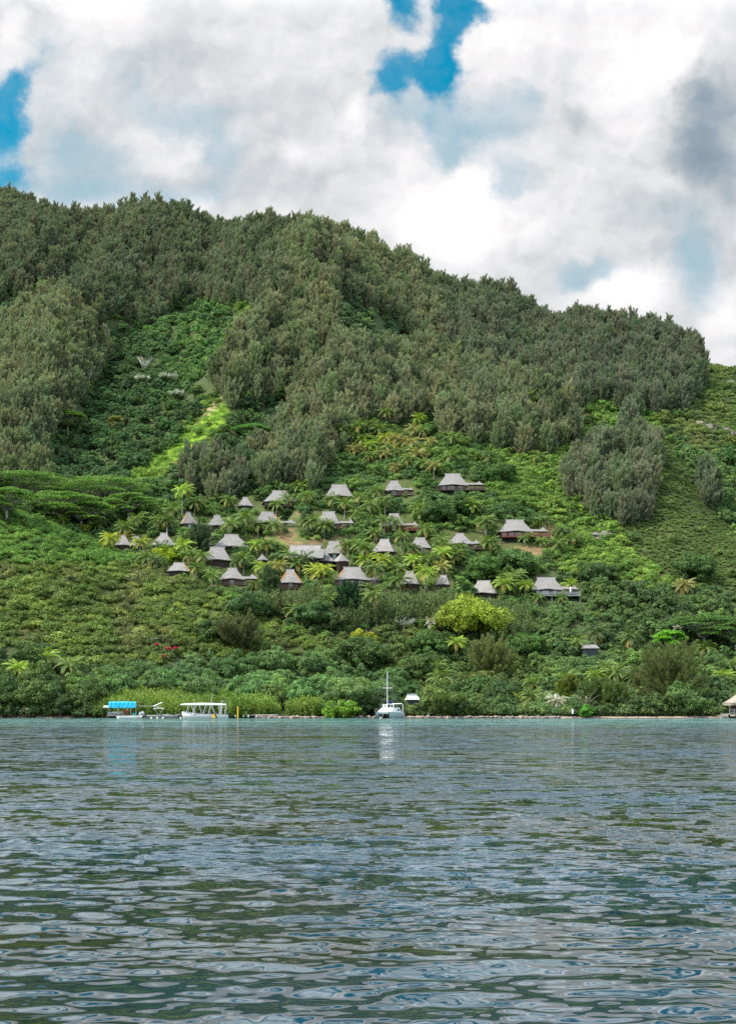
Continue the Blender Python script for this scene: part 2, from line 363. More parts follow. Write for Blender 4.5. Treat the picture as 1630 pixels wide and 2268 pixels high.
def crown_flat(seed, R=8., h=11., pads=16, per=210):
    """umbrella crown in flat layers"""
    r = np.random.default_rng(seed); c = Crown(); cen = []
    for k in range(pads):
        a = k*2.399+r.uniform(-.3, .3); q = math.sqrt((k+.5)/pads)*R*.8; z = h*(1-.42*(q/R)**2)+r.uniform(-.9, .3)-(h*.3 if k % 4 == 3 else 0); pr = R*r.uniform(.28, .44)
        o = np.array([math.cos(a)*q, math.sin(a)*q, z]); cen.append((o, pr)); n = per
        w = r.uniform(0, 6.28, n); s = np.sqrt(r.uniform(0, 1, n)); p = np.stack([np.cos(w)*s*pr, np.sin(w)*s*pr, .30*(1-s*s)+r.normal(0, .12, n)-.25*s*s], 1)+o
        nn = unit(np.array([0, 0, 1.])+.55*rdir(r, n)); al = np.cross(nn, rdir(r, n)); ln = r.uniform(.3, .65, n); V, Q = cards(p, al, nn, ln, ln*.7)
        c.add(V, Q, np.clip(r.normal(.5, .2, n), 0, 1))
    return c.mesh('crown', M['scrub']), cen
def frond(r, L, az, el, droop, v, c, rows=14, wd=1.15, o=(0, 0, 0)):
    d = np.array([math.cos(az), math.sin(az), 0.]); side = np.array([-d[1], d[0], 0.])
    t = np.linspace(.10, 1, rows); ang = el-droop*t**1.3
    seg = L/rows; pos = np.cumsum(np.stack([np.cos(ang)*seg, np.sin(ang)*seg], 1), 0)
    tw = r.uniform(-.5, .5)
    rach = np.array(o)+pos[:, :1]*d+np.outer(pos[:, 1], [0, 0, 1.])
    tan = np.cos(ang)[:, None]*d+np.outer(np.sin(ang), [0, 0, 1.])
    for sg in (-1, 1):
        prof = np.sin(np.clip(t*.92+.08, 0, 1)*math.pi)**.6
        ln = wd*prof*r.uniform(.85, 1.1, rows)
        al = unit(side*sg*1.0+tan*.75+np.array([0, 0, -.55+tw*sg*.6])+.08*rdir(r, rows)); nr = unit(np.cross(al, tan))
        V, Q = cards(rach+al*ln[:, None]*.5, al, nr, ln, np.full(rows, seg*.80)); c.add(V, Q, np.clip(v+r.normal(0, .05, rows), 0, 1))
    V, Q = cards(rach, tan, np.cross(tan, side), np.full(rows, seg*1.2), np.full(rows, .07)); c.add(V, Q, min(1, v+.15))
def crown_palm(seed, L=4.6, n=30, dead=3):
    r = np.random.default_rng(seed); c = Crown()
    for k in range(n):
        q = k/(n-1); el = 1.35-1.35*q+r.uniform(-.12, .12); az = k*2.399+r.uniform(-.2, .2)
        frond(r, L*r.uniform(.85, 1.12)*(.8+.2*math.sin(q*3)), az, el, 1.25+.75*q, .35+.25*(1-q)+r.uniform(-.1, .1) if k < n-dead else .92, c)
    # coconuts / flower heads
    for k in range(7):
        a = r.uniform(0, 6.28); V, Q = cards(np.array([[math.cos(a)*.3, math.sin(a)*.3, -.35]]), rdir(r, 1), rdir(r, 1), .45, .4); c.add(V, Q, .97)
    return c.mesh('crown', M['palm'])
def trunk_mesh(h, r0, r1, bend=.5, seed=0, mat='bark', limbs=0, spread=2.5, top=.6):
    rr = random.Random(seed); m = MB(); a = rr.uniform(0, 6.28); n = 7
    pts = [(math.cos(a)*bend*(i/n)**1.7, math.sin(a)*bend*(i/n)**1.7, -1.5+(h+1.5)*i/n) for i in range(n+1)]
    off = Vector(pts[-1]); off.z = 0
    pts = [tuple(Vector(p)-off) for p in pts]
    m.tube(pts, [r0+(r1-r0)*i/n for i in range(n+1)], 7)
    for k in range(limbs):
        w = k*2.4+rr.uniform(-.3, .3); z0 = h*rr.uniform(.35, .7); p = Vector((0, 0, z0)); d = Vector((math.cos(w), math.sin(w), rr.uniform(.6, 1.2)))
        q = p+d*spread*.5+Vector((0, 0, .2)); e = q+d*spread*.5*rr.uniform(.8, 1.2)
        m.tube([p-off*(1-z0/h)**1, q, e], [r1*.8, r1*.5, r1*.2], 5)
    return m.mesh('trunk', M[mat], True)
# ---------------------------------------------------------------- bungalows (photo pixels, 2500 wide)
FS, HS, XS = 4830.0, HY*K, CX*K
def hip_roof(W, D, h, ridge, neck=.94, th=.16, arch=.0, pinch=1.05):
    lv = [0, .08, .2, .35, .5, .65, .80, .92, 1.0]; nx, ny = 12, 6; P = []
    rl = W*ridge/2
    def ring(s, dz=0., grow=0.):
        hx = W/2+(rl*neck-W/2)*min(1, s/.85) if s < .85 else rl*neck+(rl-rl*neck)*((s-.85)/.15)
        hy = D/2*(1-s)+.07*s; hx += grow; hy += grow; z = h*s**pinch+dz; row = []
        def wav(f, side): return (arch*math.exp(-((f-.5)/.22)**2)*(1-s)**2 if side == 0 else 0)-.10*(abs(f-.5)*2)**3*(1-s)**3
        for i in range(nx): f = i/nx; row.append((-hx+2*hx*f, -hy, z+wav(f, 0)))
        for i in range(ny): f = i/ny; row.append((hx, -hy+2*hy*f, z+wav(f, 1)))
        for i in range(nx): f = i/nx; row.append((hx-2*hx*f, hy, z+wav(f, 1)))
        for i in range(ny): f = i/ny; row.append((-hx, hy-2*hy*f, z+wav(f, 1)))
        return row
    m = MB(); m.grid([ring(.12, -th-.12*h*.1, -.05)]+[ring(0, -th)]+[ring(s) for s in lv], True)
    n = len(ring(0)); m.add(ring(1.0), [tuple(range(n))]); m.add(ring(.12, -th-.02, -.05), [tuple(range(n))[::-1]])
    return m
def pyramid(c, w, h, d=None, th=.12):
    d = d or w; m = MB(); P = []
    def ring(s, dz=0):
        k = 1-s; r = []
        for a, b in ((-1, -1), (0, -1), (1, -1), (1, 0), (1, 1), (0, 1), (-1, 1), (-1, 0)):
            r.append((c[0]+a*w/2*k+a*.03, c[1]+b*d/2*k+b*.03, c[2]+h*s**1.2+dz))
        return r
    m.grid([ring(.1, -th-.1), ring(0, -th)]+[ring(s) for s in (0, .25, .5, .75, 1.)], True)
    m.add(ring(1.), [tuple(range(8))]); m.add(ring(.1, -th-.11), [tuple(range(8))[::-1]])
    return m
HOUSES = []                                  # (x0, x1, ytop, ybottom, distance) in photo pixels: what must stay visible
def house(label, xl, xr, ry, ey, fy, rot=0., gz=None, deck=None, dm='browndeck', stripe='', roof='roof', ridge=.34, wins=3, gap=9, show=1.0, seed=0, link_roof=True, depth=None, kind='bungalow', keep=None, group='thatched bungalows on the hillside', skirt=False, dd=None):
    ridge = ridge*1.25 if ridge < .5 else ridge
    xc = (xl+xr)/2; d = dd or findd(xc/K, (fy+gap)/K); pm = FS/d
    W = (xr-xl)/pm; D = depth or min(8.5, max(3.5, W*.78)); dc = d+D/2
    x = (xc-XS)/FS*dc; ea = CH+(HS-ey)/FS*(d-.3); fz = min(CH+(HS-fy)/FS*d, ea-(1.65 if deck else 2.1)); ez = ea-fz; rz_ = CH+(HS-ry)/FS*dc-fz
    W *= dc/d*.5+.5
    PADS.append((x, dc+.3, W/2*.95, D/2*.95, rot, fz-.3))
    t = empty('thatched_'+kind, (x, dc, fz), rot); tag(t, label, kind, group)
    rf = hip_roof(W, D, rz_-ez, ridge, arch=.28 if W > 7 else .1).build('roof', M[roof], t, (0, 0, ez))
    MB().tube([(-W*ridge*.53, 0, rz_+.03), (-W*ridge*.4, 0, rz_), (W*ridge*.4, 0, rz_), (W*ridge*.53, 0, rz_+.03)], [.11, .13, .13, .11], 6).build('ridge_cap', M['roof2'], rf, (0, 0, -ez))
    for s in stripe:
        sg = -1 if s == 'l' else 1; pts = []
        for q in (0, .2, .4, .6, .78):
            hx = W/2+(W*ridge/2*.94-W/2)*min(1, q/.85); hy = D/2*(1-q)
            pts.append((sg*hx, -hy-.02, (rz_-ez)*q**1.05+.06-.18*(1-q)**3))
        m = MB()
        for a, b in zip(pts, pts[1:]):
            m.add([(a[0]-sg*.5, a[1]-.05, a[2]+.03), (b[0]-sg*.4, b[1]-.05, b[2]+.03), (b[0], b[1], b[2]+.05), (a[0], a[1], a[2]+.05), (a[0]-sg*.5, a[1], a[2]-.15), (b[0]-sg*.4, b[1], b[2]-.15), (b[0], b[1]+.1, b[2]-.15), (a[0], a[1]+.1, a[2]-.15)], [(0, 1, 2, 3), (7, 6, 5, 4), (0, 4, 5, 1), (3, 2, 6, 7)])
        m.build('hip_strip', M['orange'], rf)
    ww, wd = W*.84, D*.78
    MB().box((0, 0, (ez+.35)/2-.5), (ww, wd, ez+1.1)).build('wall', M['wall'], t)
    rr = random.Random(seed*7+int(xl)); yf = -wd/2
    spots = {0: [], 1: [(.5, 1.5)], 2: [(.22, 1.1), (.7, 1.6)], 3: [(.13, 1.1), (.42, 2.0), (.78, 1.1)], 4: [(.1, 1.), (.35, 1.2), (.6, 1.8), (.86, .9)]}[wins]
    for f, w in spots:
        w *= min(1.15, ww/7.5); wx = -ww/2+f*ww; hh = min(1.5, ez-.5); zc = ez-.25-hh/2
        fr = MB().box((wx, yf-.03, zc), (w+.16, .10, hh+.16)).build('window', M['frame'], t)
        m = MB(); n = max(1, round(w/.55))
        for i in range(n): m.box((wx-w/2+(i+.5)*w/n, yf-.09, zc), (w/n-.1, .04, hh-.04))
        m.build('pane', M['glass'], fr)
    # side window
    sw = MB().box((ww/2+.03, 0, ez-.35-.6), (.1, 1.4, 1.2)).build('window', M['frame'], t)
    MB().box((ww/2+.09, 0, ez-.35-.6), (.04, 1.2, 1.0)).build('pane', M['glass'], sw)
    if deck:
        x0, x1 = ((q-xc)/pm for q in deck); yo = -D/2-1.4; y1 = yf+.0
        MB().box(((x0+x1)/2, (yo+y1)/2-.01, -.14), (x1-x0, y1-yo-.02, .24)).build('deck', M[dm], t)
        if x1 > W/2+1: MB().box(((W*.42+.05+x1)/2, (y1+D*.2)/2+.01, -.16), (x1-W*.42-.1, D*.2-y1-.02, .22)).build('side_deck', M[dm], t)
        m = MB(); n = max(3, int((x1-x0)/1.5))
        for i in range(n+1): m.box((x0+.05+(x1-x0-.1)*i/n, yo+.07, .5), (.09, .09, 1.02))
        for k, hgt in enumerate((.22, .45, .68, .98)): m.box(((x0+x1)/2, yo+.02, hgt), (x1-x0, .05 if k < 3 else .14, .15 if k < 3 else .07))
        for sx in (x0+.03, x1-.03):
            for hgt in (.30, .62, .95): m.box((sx, (yo+y1)/2+.1, hgt), (.05, y1-yo-.3, .12))
        m.build('railing', M[dm], t)
        n = max(3, int((x1-x0)/3)); c, s_ = math.cos(rot), math.sin(rot)
        for i in range(n+1):
            for yy in (yo+.35, yo+2.6):
                px = x0+.2+(x1-x0-.4)*i/n; gx, gy = x+px*c-yy*s_, dc+px*s_+yy*c; gl = float(H(gx, gy))-fz-.6
                if gl < -.5: MB().box((px, yy, (gl-.27)/2), (.2, .2, -gl-.27)).build('post', M['under'] if dm != 'greydeck' else M['greydeck'], t)
        if skirt: MB().box(((x0+x1)/2, yo+1.5, -1.7), (x1-x0-.4, .12, 2.8)).build('underfloor_screen', M['under'], t)  # near-black sheet set back under the deck
    else:
        n = 3
        for i in range(n+1):
            px = -ww/2+.2+(ww-.4)*i/n; c, s_ = math.cos(rot), math.sin(rot); yy = yf+.1; gx, gy = x+px*c-yy*s_, dc+px*s_+yy*c; gl = float(H(gx, gy))-fz-.6
            if gl < -1.: MB().box((px, yy+.03, (gl-.9)/2-.1), (.2, .2, max(.2, -gl-.9))).build('post', M['under'], t)
    if gz:
        gx0, gx1, gry, gey = gz; gw = (gx1-gx0)/pm; gx = ((gx0+gx1)/2-xc)/pm; gy = -D*.12; dy = dc+gy
        gz0 = CH+(HS-gey)/FS*dy-fz; gh = (gey-gry)/FS*dy+.15
        pg = pyramid((gx, gy, gz0), gw, gh, min(gw, 3.6)).build('gazebo_roof', M[roof], t)
        MB().tube([(gx, gy, gz0+gh-.1), (gx, gy, gz0+gh+.25)], [.12, .03], 6).build('finial', M['roof2'], pg)
        for sx in (-1, 1):
            for sy in (-1, 1): MB().box((gx+sx*gw*.36, gy+sy*min(gw, 3.6)*.36, gz0/2-.02), (.13, .13, max(.5, gz0-.04))).build('gazebo_post', M[dm], t)
        if link_roof and gx-gw/2-W/2 > -.5:
            a, b = W/2-.9, gx-gw*.25; z0 = gz0+.05
            MB().add([(a, gy-1.2, z0), (b, gy-1.2, z0), (b, gy+1.2, z0), (a, gy+1.2, z0), (a, gy, z0+.75), (b, gy, z0+.55), (a, gy-1.2, z0-.12), (b, gy-1.2, z0-.12), (b, gy+1.2, z0-.12), (a, gy+1.2, z0-.12)],
                     [(0, 1, 5, 4), (3, 4, 5, 2), (0, 6, 7, 1), (3, 2, 8, 9), (9, 8, 7, 6)]).build('walkway_roof', M[roof], t)
    k = keep or (xl-2, (deck[1] if deck else (gz[1] if gz else xr))+2, ry-3, (fy+1 if deck else ey+5))
    HOUSES.append((k[0], k[1], k[2], k[3], d))
    t['front'] = d
    return t, dict(x=x, y=dc, d=d, W=W, D=D, z=fz, e=ez, r=rz_)

hs = house
hs('grey thatched bungalow highest on the hillside, long brown deck on tall stilts', 1487, 1588, 1609, 1646, 1661, 0, (1608, 1645, 1637, 1648), (1488, 1644), 'browndeck', ridge=.42, wins=3, gap=18)
hs('small grey bungalow with short ridge and side porch, left of the high stilted one', 1305, 1373, 1633, 1664, 1676, -.05, (1385, 1404, 1657, 1665), (1330, 1404), 'browndeck', ridge=.34, wins=1)
hs('plain grey hipped roof bungalow in the top row with palms covering its front', 1104, 1200, 1646, 1684, 1696, .03, None, None, ridge=.44, wins=0)
hs('grey bungalow with white front window above the palms, highest of those at the upper left', 890, 1008, 1667, 1702, 1714, .18, None, (893, 985), 'browndeck', ridge=.34, wins=2, gap=8)
hs('small pale pyramid roofed hut half hidden by palms left of the upper bungalows', 806, 860, 1689, 1716, 1726, .12, None, None, ridge=.24, wins=0, roof='roof2')
hs('narrow bungalow with orange hip line on its roof, trees crossing its right side', 612, 668, 1740, 1777, 1790, .35, None, None, ridge=.2, wins=1, stripe='l')
hs('square grey bungalow with dark walls standing alone beside the big palms', 702, 772, 1751, 1783, 1795, .2, None, None, ridge=.26, wins=0)
hs('bungalow with orange strip down its hip and small gazebo joined to its deck', 860, 956, 1739, 1775, 1791, .25, (969, 1006, 1763, 1776), (945, 1008), 'browndeck', ridge=.36, wins=0, stripe='r')
hs('mid slope bungalow with brown deck and pointed gazebo above the lawn', 1076, 1158, 1738, 1776, 1790, -.12, (1181, 1206, 1765, 1779), (1124, 1184), 'browndeck', ridge=.42, wins=1)
hs('bungalow with red railing behind two crossing coconut palms', 1300, 1377, 1745, 1783, 1797, -.1, (1397, 1424, 1775, 1786), (1297, 1424), 'reddeck', ridge=.36, wins=1)
hs('small pale roof farthest left among the yellow palms', 392, 448, 1819, 1850, 1860, .1, None, None, ridge=.2, wins=0, roof='roof2')
hs('low pale roof partly covered by a yellowish palm, next to the leftmost bungalow', 438, 488, 1822, 1852, 1862, .3, None, None, ridge=.3, wins=0, roof='roof2')
hs('grey bungalow behind the round lime shrub on the left side of the village', 517, 596, 1811, 1849, 1860, .12, None, None, ridge=.25, wins=0, roof='roof2')
hs('wide high roofed bungalow just below the lawn at left', 722, 850, 1816, 1856, 1867, .15, (697, 722, 1842, 1853), None, ridge=.30, wins=0, link_roof=False)
hs('broad dark grey roof close below the wide high roofed bungalow', 690, 787, 1859, 1901, 1911, .05, None, None, ridge=.42, wins=0)
hs('pale roof with single orange strip half sunk in scrub at the lower left', 567, 648, 1912, 1938, 1948, .15, None, None, ridge=.36, wins=0, roof='roof2', stripe='r')
hs('lower row bungalow with little peaked gazebo at its right, left end of the row', 745, 834, 1930, 1966, 1981, .05, (836, 880, 1952, 1967), (755, 880), 'browndeck', ridge=.28, wins=1)
hs('tall pyramid shaped bungalow with orange hip lines in the lower row', 946, 1026, 1935, 1978, 1992, .1, (1032, 1076, 1967, 1981), (948, 1010), 'browndeck', ridge=.28, wins=1, stripe='lr', roof='roof2', link_roof=False)
hs('tiny pointed roof pavilion between palms left of the large hall', 873, 908, 1882, 1901, 1910, .3, None, None, ridge=.06, wins=0, kind='pavilion', group='small thatched pavilions')
hs('bungalow with pale right slope and blue framed windows beside the dense palm clump', 1267, 1346, 1832, 1872, 1886, -.25, None, None, ridge=.34, wins=2, roof='roof2')
hs('bungalow with dark deck over a shadowy drop, a palm crossing its front', 1387, 1467, 1827, 1859, 1870, -.1, None, (1400, 1478), 'browndeck', ridge=.34, wins=2, gap=14)
hs('bungalow with small gazebo on its roof line and dark stilted deck, below the dark tree', 1515, 1608, 1812, 1846, 1858, -.03, (1603, 1633, 1836, 1848), (1518, 1640), 'browndeck', ridge=.24, wins=2, gap=16)
hs('largest lower row bungalow with one orange stripe across the roof front', 1136, 1256, 1927, 1968, 1984, .04, (1255, 1289, 1959, 1972), (1140, 1287), 'browndeck', ridge=.40, wins=3, stripe='l', gap=8)
hs('roof sloping out from behind a leafy tree in the lower row', 1353, 1430, 1941, 1982, 1991, -.2, None, None, ridge=.30, wins=0)
hs('small pale roof above the young ironwoods in the lower row', 1479, 1530, 1955, 1984, 1993, -.2, None, None, ridge=.42, wins=0, roof='roof2')
hs('long sloping roof whose left half is hidden by feathery trees', 1592, 1694, 1973, 2014, 2022, -.25, None, None, ridge=.36, wins=0, roof='roof2', keep=(1625, 1694, 1973, 2018))
hs('bungalow with red brown deck railing over a black underfloor, on the open right slope', 1691, 1806, 1766, 1804, 1820, 0, (1827, 1858, 1792, 1806), (1697, 1861), 'reddeck', ridge=.42, wins=4, gap=22, skirt=True, keep=(1689, 1862, 1764, 1842))
hs('lowest right bungalow with pale grey railing and folded white parasol on its deck', 1802, 1908, 1962, 2002, 2018, 0, (1940, 1963, 1991, 2002), (1817, 1966), 'greydeck', ridge=.48, wins=3, gap=20, keep=(1815, 1968, 1960, 2036))

# the hall in the middle of the village
t, q = house('large thatched hall with long straight ridge and front gable in the village centre', 968, 1108, 1853, 1893, 1903, -.06, None, None, roof='roof2', ridge=.78, wins=0, kind='hall', group='thatched hall buildings', depth=9)
gl, gw_, gh_ = 5.6, 4.6, 2.7; gx = q['W']*.5-2.6; gy = -q['D']/2+.3; gz_ = q['e']-.4
for nm, mt, e in (('gable_roof', 'roof', 0), ):
    a, b = gx-gl/2, gx+gl/2
    MB().add([(a, gy-gw_/2, gz_), (b-.5, gy-gw_/2, gz_), (b, gy, gz_+gh_), (a, gy, gz_+gh_), (b-.5, gy+gw_/2, gz_), (a, gy+gw_/2, gz_),
              (a, gy-gw_/2+.2, gz_-.2), (b-.5, gy-gw_/2+.2, gz_-.2), (b, gy, gz_+gh_-.22), (a, gy, gz_+gh_-.22), (b-.5, gy+gw_/2-.2, gz_-.2), (a, gy+gw_/2-.2, gz_-.2)],
             [(0, 1, 2, 3), (3, 2, 4, 5), (6, 9, 8, 7), (9, 11, 10, 8), (0, 6, 7, 1), (1, 7, 8, 2), (2, 8, 10, 4), (0, 3, 9, 6), (3, 5, 11, 9)]).build(nm, M[mt], t)
    MB().add([(b-.9, gy-gw_/2+.3, gz_-.1), (b-.5, gy, gz_+gh_-.4), (b-.9, gy+gw_/2-.3, gz_-.1)], [(0, 2, 1)]).build('gable_end', M['wall'], t)
house('hip roofed wing with white gutter between the hall and the pointed pavilion', 1066, 1140, 1869, 1904, 1914, -.1, None, None, roof='roof', ridge=.08, wins=0, kind='wing', group='thatched hall buildings', dd=q['d']-.5, depth=6)
house('pointed square pavilion with white gutter at the right end of the hall', 1136, 1181, 1878, 1905, 1915, .5, None, None, roof='roof2', ridge=.03, wins=0, kind='pavilion', group='small thatched pavilions', dd=q['d']-1, depth=4.2)
house('bungalow behind the hall wing with pale roof and short dark gable notch', 1097, 1172, 1839, 1879, 1892, .1, None, None, roof='roof2', ridge=.5, wins=1, dd=q['d']+9)
# folded parasol on the lowest right deck
h28 = [o for o in COL.objects if o.get('label', '').startswith('lowest right bungalow')][0]
pz = h28.location.z; dfr = h28['front']; px = (1938-XS)/FS*(dfr+.3)
t = empty('parasol', (px, dfr+.3, pz-.02)); tag(t, 'folded white parasol standing on the pale grey bungalow deck', 'parasol')
MB().tube([(0, 0, 0), (0, 0, 2.5)], .035, 6).build('pole', M['alu'], t); MB().tube([(0, 0, .8), (0, 0, 1.1), (0, 0, 2.0), (0, 0, 2.55)], [.2, .26, .19, .03], 8).build('canopy', M['white'], t)

# small roofs among the trees near the shore
def shed(label, x0, x1, y0, y1, mat, dist, name='cottage', wallm='white', two=False):
    dist = findd((x0+x1)/2/K, y1/K, 2.6, dist-12)
    pm = FS/dist; W = (x1-x0)/pm; h = (y1-y0)/pm; x = ((x0+x1)/2-XS)/FS*dist; ze = CH+(HS-y1)/FS*dist; g = float(H(x, dist))
    z = min(max(g, ze-2.9), ze-1.6); t = empty(name, (x, dist, z), .06); tag(t, label, name.split('_')[-1], None)
    e = ze-z; D = 5.; hh = max(h, .5)
    MB().box((0, 0, e/2), (W*.86, D*.8, e)).build('wall', M[wallm], t)
    MB().add([(-W/2, -D/2, e), (W/2, -D/2, e), (W/2-.4, 0, e+hh), (-W/2+.4, 0, e+hh), (W/2, D/2, e), (-W/2, D/2, e), (-W/2, -D/2, e-.15), (W/2, -D/2, e-.15), (W/2, D/2, e-.15), (-W/2, D/2, e-.15)],
             [(0, 1, 2, 3), (3, 2, 4, 5), (1, 4, 2), (0, 3, 5), (0, 6, 7, 1), (1, 7, 8, 4), (5, 9, 6, 0), (4, 8, 9, 5), (6, 9, 8, 7)]).build('roof', M[mat], t)
    MB().box((0, -D*.4-.03, e-.75), (1.2, .08, .9)).build('window', M['frame'], t)
    if two: MB().box((0, .6, e+hh+.05), (W*.7, 2.2, .5)).build('roof_vent', M['alu'], t)
    HOUSES.append((x0, x1, y0, y1, dist)); return t
shed('white metal roof with grey ridge vent showing over the shore bushes', 1378, 1422, 2362, 2376, 'white', 318, 'cottage', 'frame', True)
shed('pale grey roof among dark trees behind the shore palms', 1975, 2030, 2190, 2203, 'roof', 338, 'cottage', 'frame')
HOUSES_KEEP = list(HOUSES); shed('small beige thatched beach hut behind the shore ironwood', 2340, 2398, 2382, 2402, 'thatch', 314, 'beach_hut', 'frame')

HOUSES[:] = HOUSES_KEEP
# over-water bungalow cut by the right edge
t = empty('overwater_bungalow', ((2540-XS)/FS*284, 284, 0)); tag(t, 'thatched bungalow on black posts over the water at the right edge', 'bungalow')
hip_roof(8.2, 7.5, 3.4, .12, arch=0, pinch=1.15).build('roof', M['thatch'], t, (0, 0, 3.15)) ; HOUSES.append((2428, 2510, 2350, 2436, 281))
rr = random.Random(4); m = MB()
for i in range(120):
    f = i/120*30.4; 
    p = (-4.0+f, -3.7) if f < 8 else (4.0, -3.7+(f-8)) if f < 15.4 else (4-(f-15.4), 3.7) if f < 23.2 else (-4.0, 3.7-(f-23.2))
    m.box((p[0], p[1], 2.85+rr.uniform(-.08, .08)), (.16, .16, .5), rr.uniform(0, 1), .6)
m.build('thatch_fringe', M['thatch'], t)
MB().box((.4, .3, 2.1), (6.0, 5.2, 2.5)).build('wall', M['wall'], t)
MB().box((-.3, 0, .78), (8.6, 7.0, .2)).build('deck', M['greydeck'], t)
for x, y in [(-3, -2.8), (0, -2.8), (3, -2.8), (-3, 2.8), (0, 2.8), (3, 2.8)]: MB().box((x, y, -.3), (.34, .34, 1.95)).build('post', M['dark'], t)
m = MB()
for i in range(11):
    m.box((-4.5+.9*i, -3.42, 1.35), (.09, .09, .95))
for z in (1.15, 1.45, 1.8): m.box((0, -3.42, z), (9.0, .05, .07))
m.build('railing', M['greydeck'], t)
m = MB()
for i in range(3): m.box((-5.2, -2.6+i*.9, .2-.25*0+.18*i-.1), (1.6, .7, .1))
m.build('steps', M['greydeck'], t)
w = MB().box((-.6, -2.34, 2.1), (1.6, .1, 1.2)).build('window', M['frame'], t); MB().box((-.6, -2.41, 2.1), (1.4, .04, 1.0)).build('pane', M['glass'], w)

# ---------------------------------------------------------------- boats
def hullmesh(L, B, hb, hs_, draft=.35, n=14, fine=.9, flare=.75):
    """bow at +x; returns MB; deck height rises to hb at the bow"""
    m = MB(); P = []
    for i in range(n+1):
        s = i/n; x = -L/2+L*s; w = B/2*(1-max(0, (s-.45)/.55)**2.2*fine); w = max(w, .03)
        zt = hs_+(hb-hs_)*s**1.8; zb = -draft*(1-max(0, (s-.6)/.4)**2)
        P.append([(x+.0, -w, zt), (x-.02*s, -w*.97, zt*.55), (x-.25*s**3, -w*flare, zb*.4), (x-.5*s**3, 0, zb), (x-.25*s**3, w*flare, zb*.4), (x-.02*s, w*.97, zt*.55), (x, w, zt)])
    m.grid(P); k = 7; m.add(P[0], [tuple(range(k))]);
    dk = []
    for row in P: dk.append([(row[0][0], row[0][1]*.94, row[0][2]-.06), (row[0][0], row[6][1]*.94, row[0][2]-.06)])
    m.grid(dk); return m, P
# catamaran: bows towards the camera, turned to show its right side
ax, ay = (1321-XS)/FS*281, 281.
cat = empty('catamaran', (ax, ay, 0), math.radians(-113)); tag(cat, 'small white catamaran with bare mast anchored off the rocky bank', 'sailboat'); cat.scale = (.92, .92, .98)
for sy in (-1.55, 1.55):
    hm, P = hullmesh(7.6, 1.25, 1.35, 1.05, .3, flare=.6); hm.build('hull', M['shadedhull'], cat, (0, sy, 0), True)
MB().add([(-3.4, -2.2, 1.12), (3.1, -2.0, 1.32), (3.1, 2.0, 1.32), (-3.4, 2.2, 1.12), (-3.4, -2.1, .75), (2.9, -1.7, .95), (2.9, 1.7, .95), (-3.4, 2.1, .75)], [(0, 1, 2, 3), (7, 6, 5, 4), (0, 4, 5, 1), (1, 5, 6, 2), (2, 6, 7, 3), (3, 7, 4, 0)]).build('bridge_deck', M['gel'], cat)
cb = MB().add([(-2.6, -1.9, 1.18), (2.3, -1.65, 1.3), (2.3, 1.65, 1.3), (-2.6, 1.9, 1.18), (-2.4, -1.5, 2.15), (.9, -1.25, 2.12), (.9, 1.25, 2.12), (-2.4, 1.5, 2.15)], [(4, 5, 6, 7), (0, 1, 5, 4), (1, 2, 6, 5), (2, 3, 7, 6), (3, 0, 4, 7)]).build('cabin', M['gel'], cat)
for xx in (-.9, -1.5): MB().box((xx, -1.78, 1.68), (.36, .1, .3)).build('cabin_window', M['dark'], cb); MB().box((xx, 1.78, 1.68), (.36, .1, .3)).build('cabin_window', M['dark'], cb)
MB().box((1.72, .3, 1.66), (.1, .55, .17)).build('cabin_window', M['dark'], cb)
ws = MB()
for y in (-1.2, -.5, .5, 1.2): ws.box((.3, y, 2.45), (.07, .16, .62))
ws.box((.3, 0, 2.78), (.1, 2.7, .09)); ws.box((-.7, -1.3, 2.75), (2.0, .07, .07)); ws.box((-.7, 1.3, 2.75), (2.0, .07, .07)); ws.box((-.7, -1.3, 2.4), (.7, .05, .5)); ws.build('windscreen', M['white'], cat)
MB().tube([(.9, 0, 2.1), (.9, 0, 9.6)], [.085, .055], 8).build('mast', M['white'], cat)
MB().tube([(.9, -1.15, 6.1), (.9, 1.15, 6.1)], .03, 6).build('spreader', M['white'], cat)
m = MB()
for sy in (-1, 1): m.tube([(.9, 0, 9.4), (.9, sy*1.12, 6.1), (.2, sy*2.0, 1.2)], .012, 4)
m.tube([(.9, 0, 9.5), (-3.3, 0, 1.3)], .012, 4); m.tube([(.9, 0, 9.3), (3.3, 0, 1.3)], .012, 4); m.build('rigging', M['alu'], cat)
MB().tube([(.8, 0, 2.95), (-2.6, 0, 3.05)], .06, 6).build('boom', M['white'], cat)
MB().tube([(.7, 0, 3.15), (.2, 0, 3.28), (-1.4, 0, 3.2), (-2.4, 0, 3.12)], [.16, .30, .26, .08], 8).build('sail_cover', M['navy'], cat)
MB().tube([(-3.3, -1.9, 1.1), (-3.3, -1.9, 2.75), (-3.2, -1.7, 2.95), (-3.2, 1.7, 2.95), (-3.3, 1.9, 2.75), (-3.3, 1.9, 1.1)], .07, 6).build('stern_arch', M['white'], cat)
m = MB()
for sy in (-1, 1):
    for x in (3.2, 2.2, 1.2): m.tube([(x, sy*1.95, 1.2), (x, sy*1.95, 1.85)], .018, 4)
    m.tube([(3.2, sy*1.95, 1.85), (1.2, sy*1.95, 1.85)], .018, 4)
m.build('guard_rail', M['alu'], cat)
MB().tube([(3.2, .1, 1.1), (4.6, .25, .1), (5.4, .3, -.3)], .02, 4).build('anchor_line', M['white'], cat)
b = MB().blob((0, 0, 0.05), (.16, .16, .16), 2, 0).build('mooring_buoy', M['buoy'], None, (ax-1.7, ay-4.8, .02), True); tag(b, 'small pale mooring float in front of the white catamaran', 'buoy')

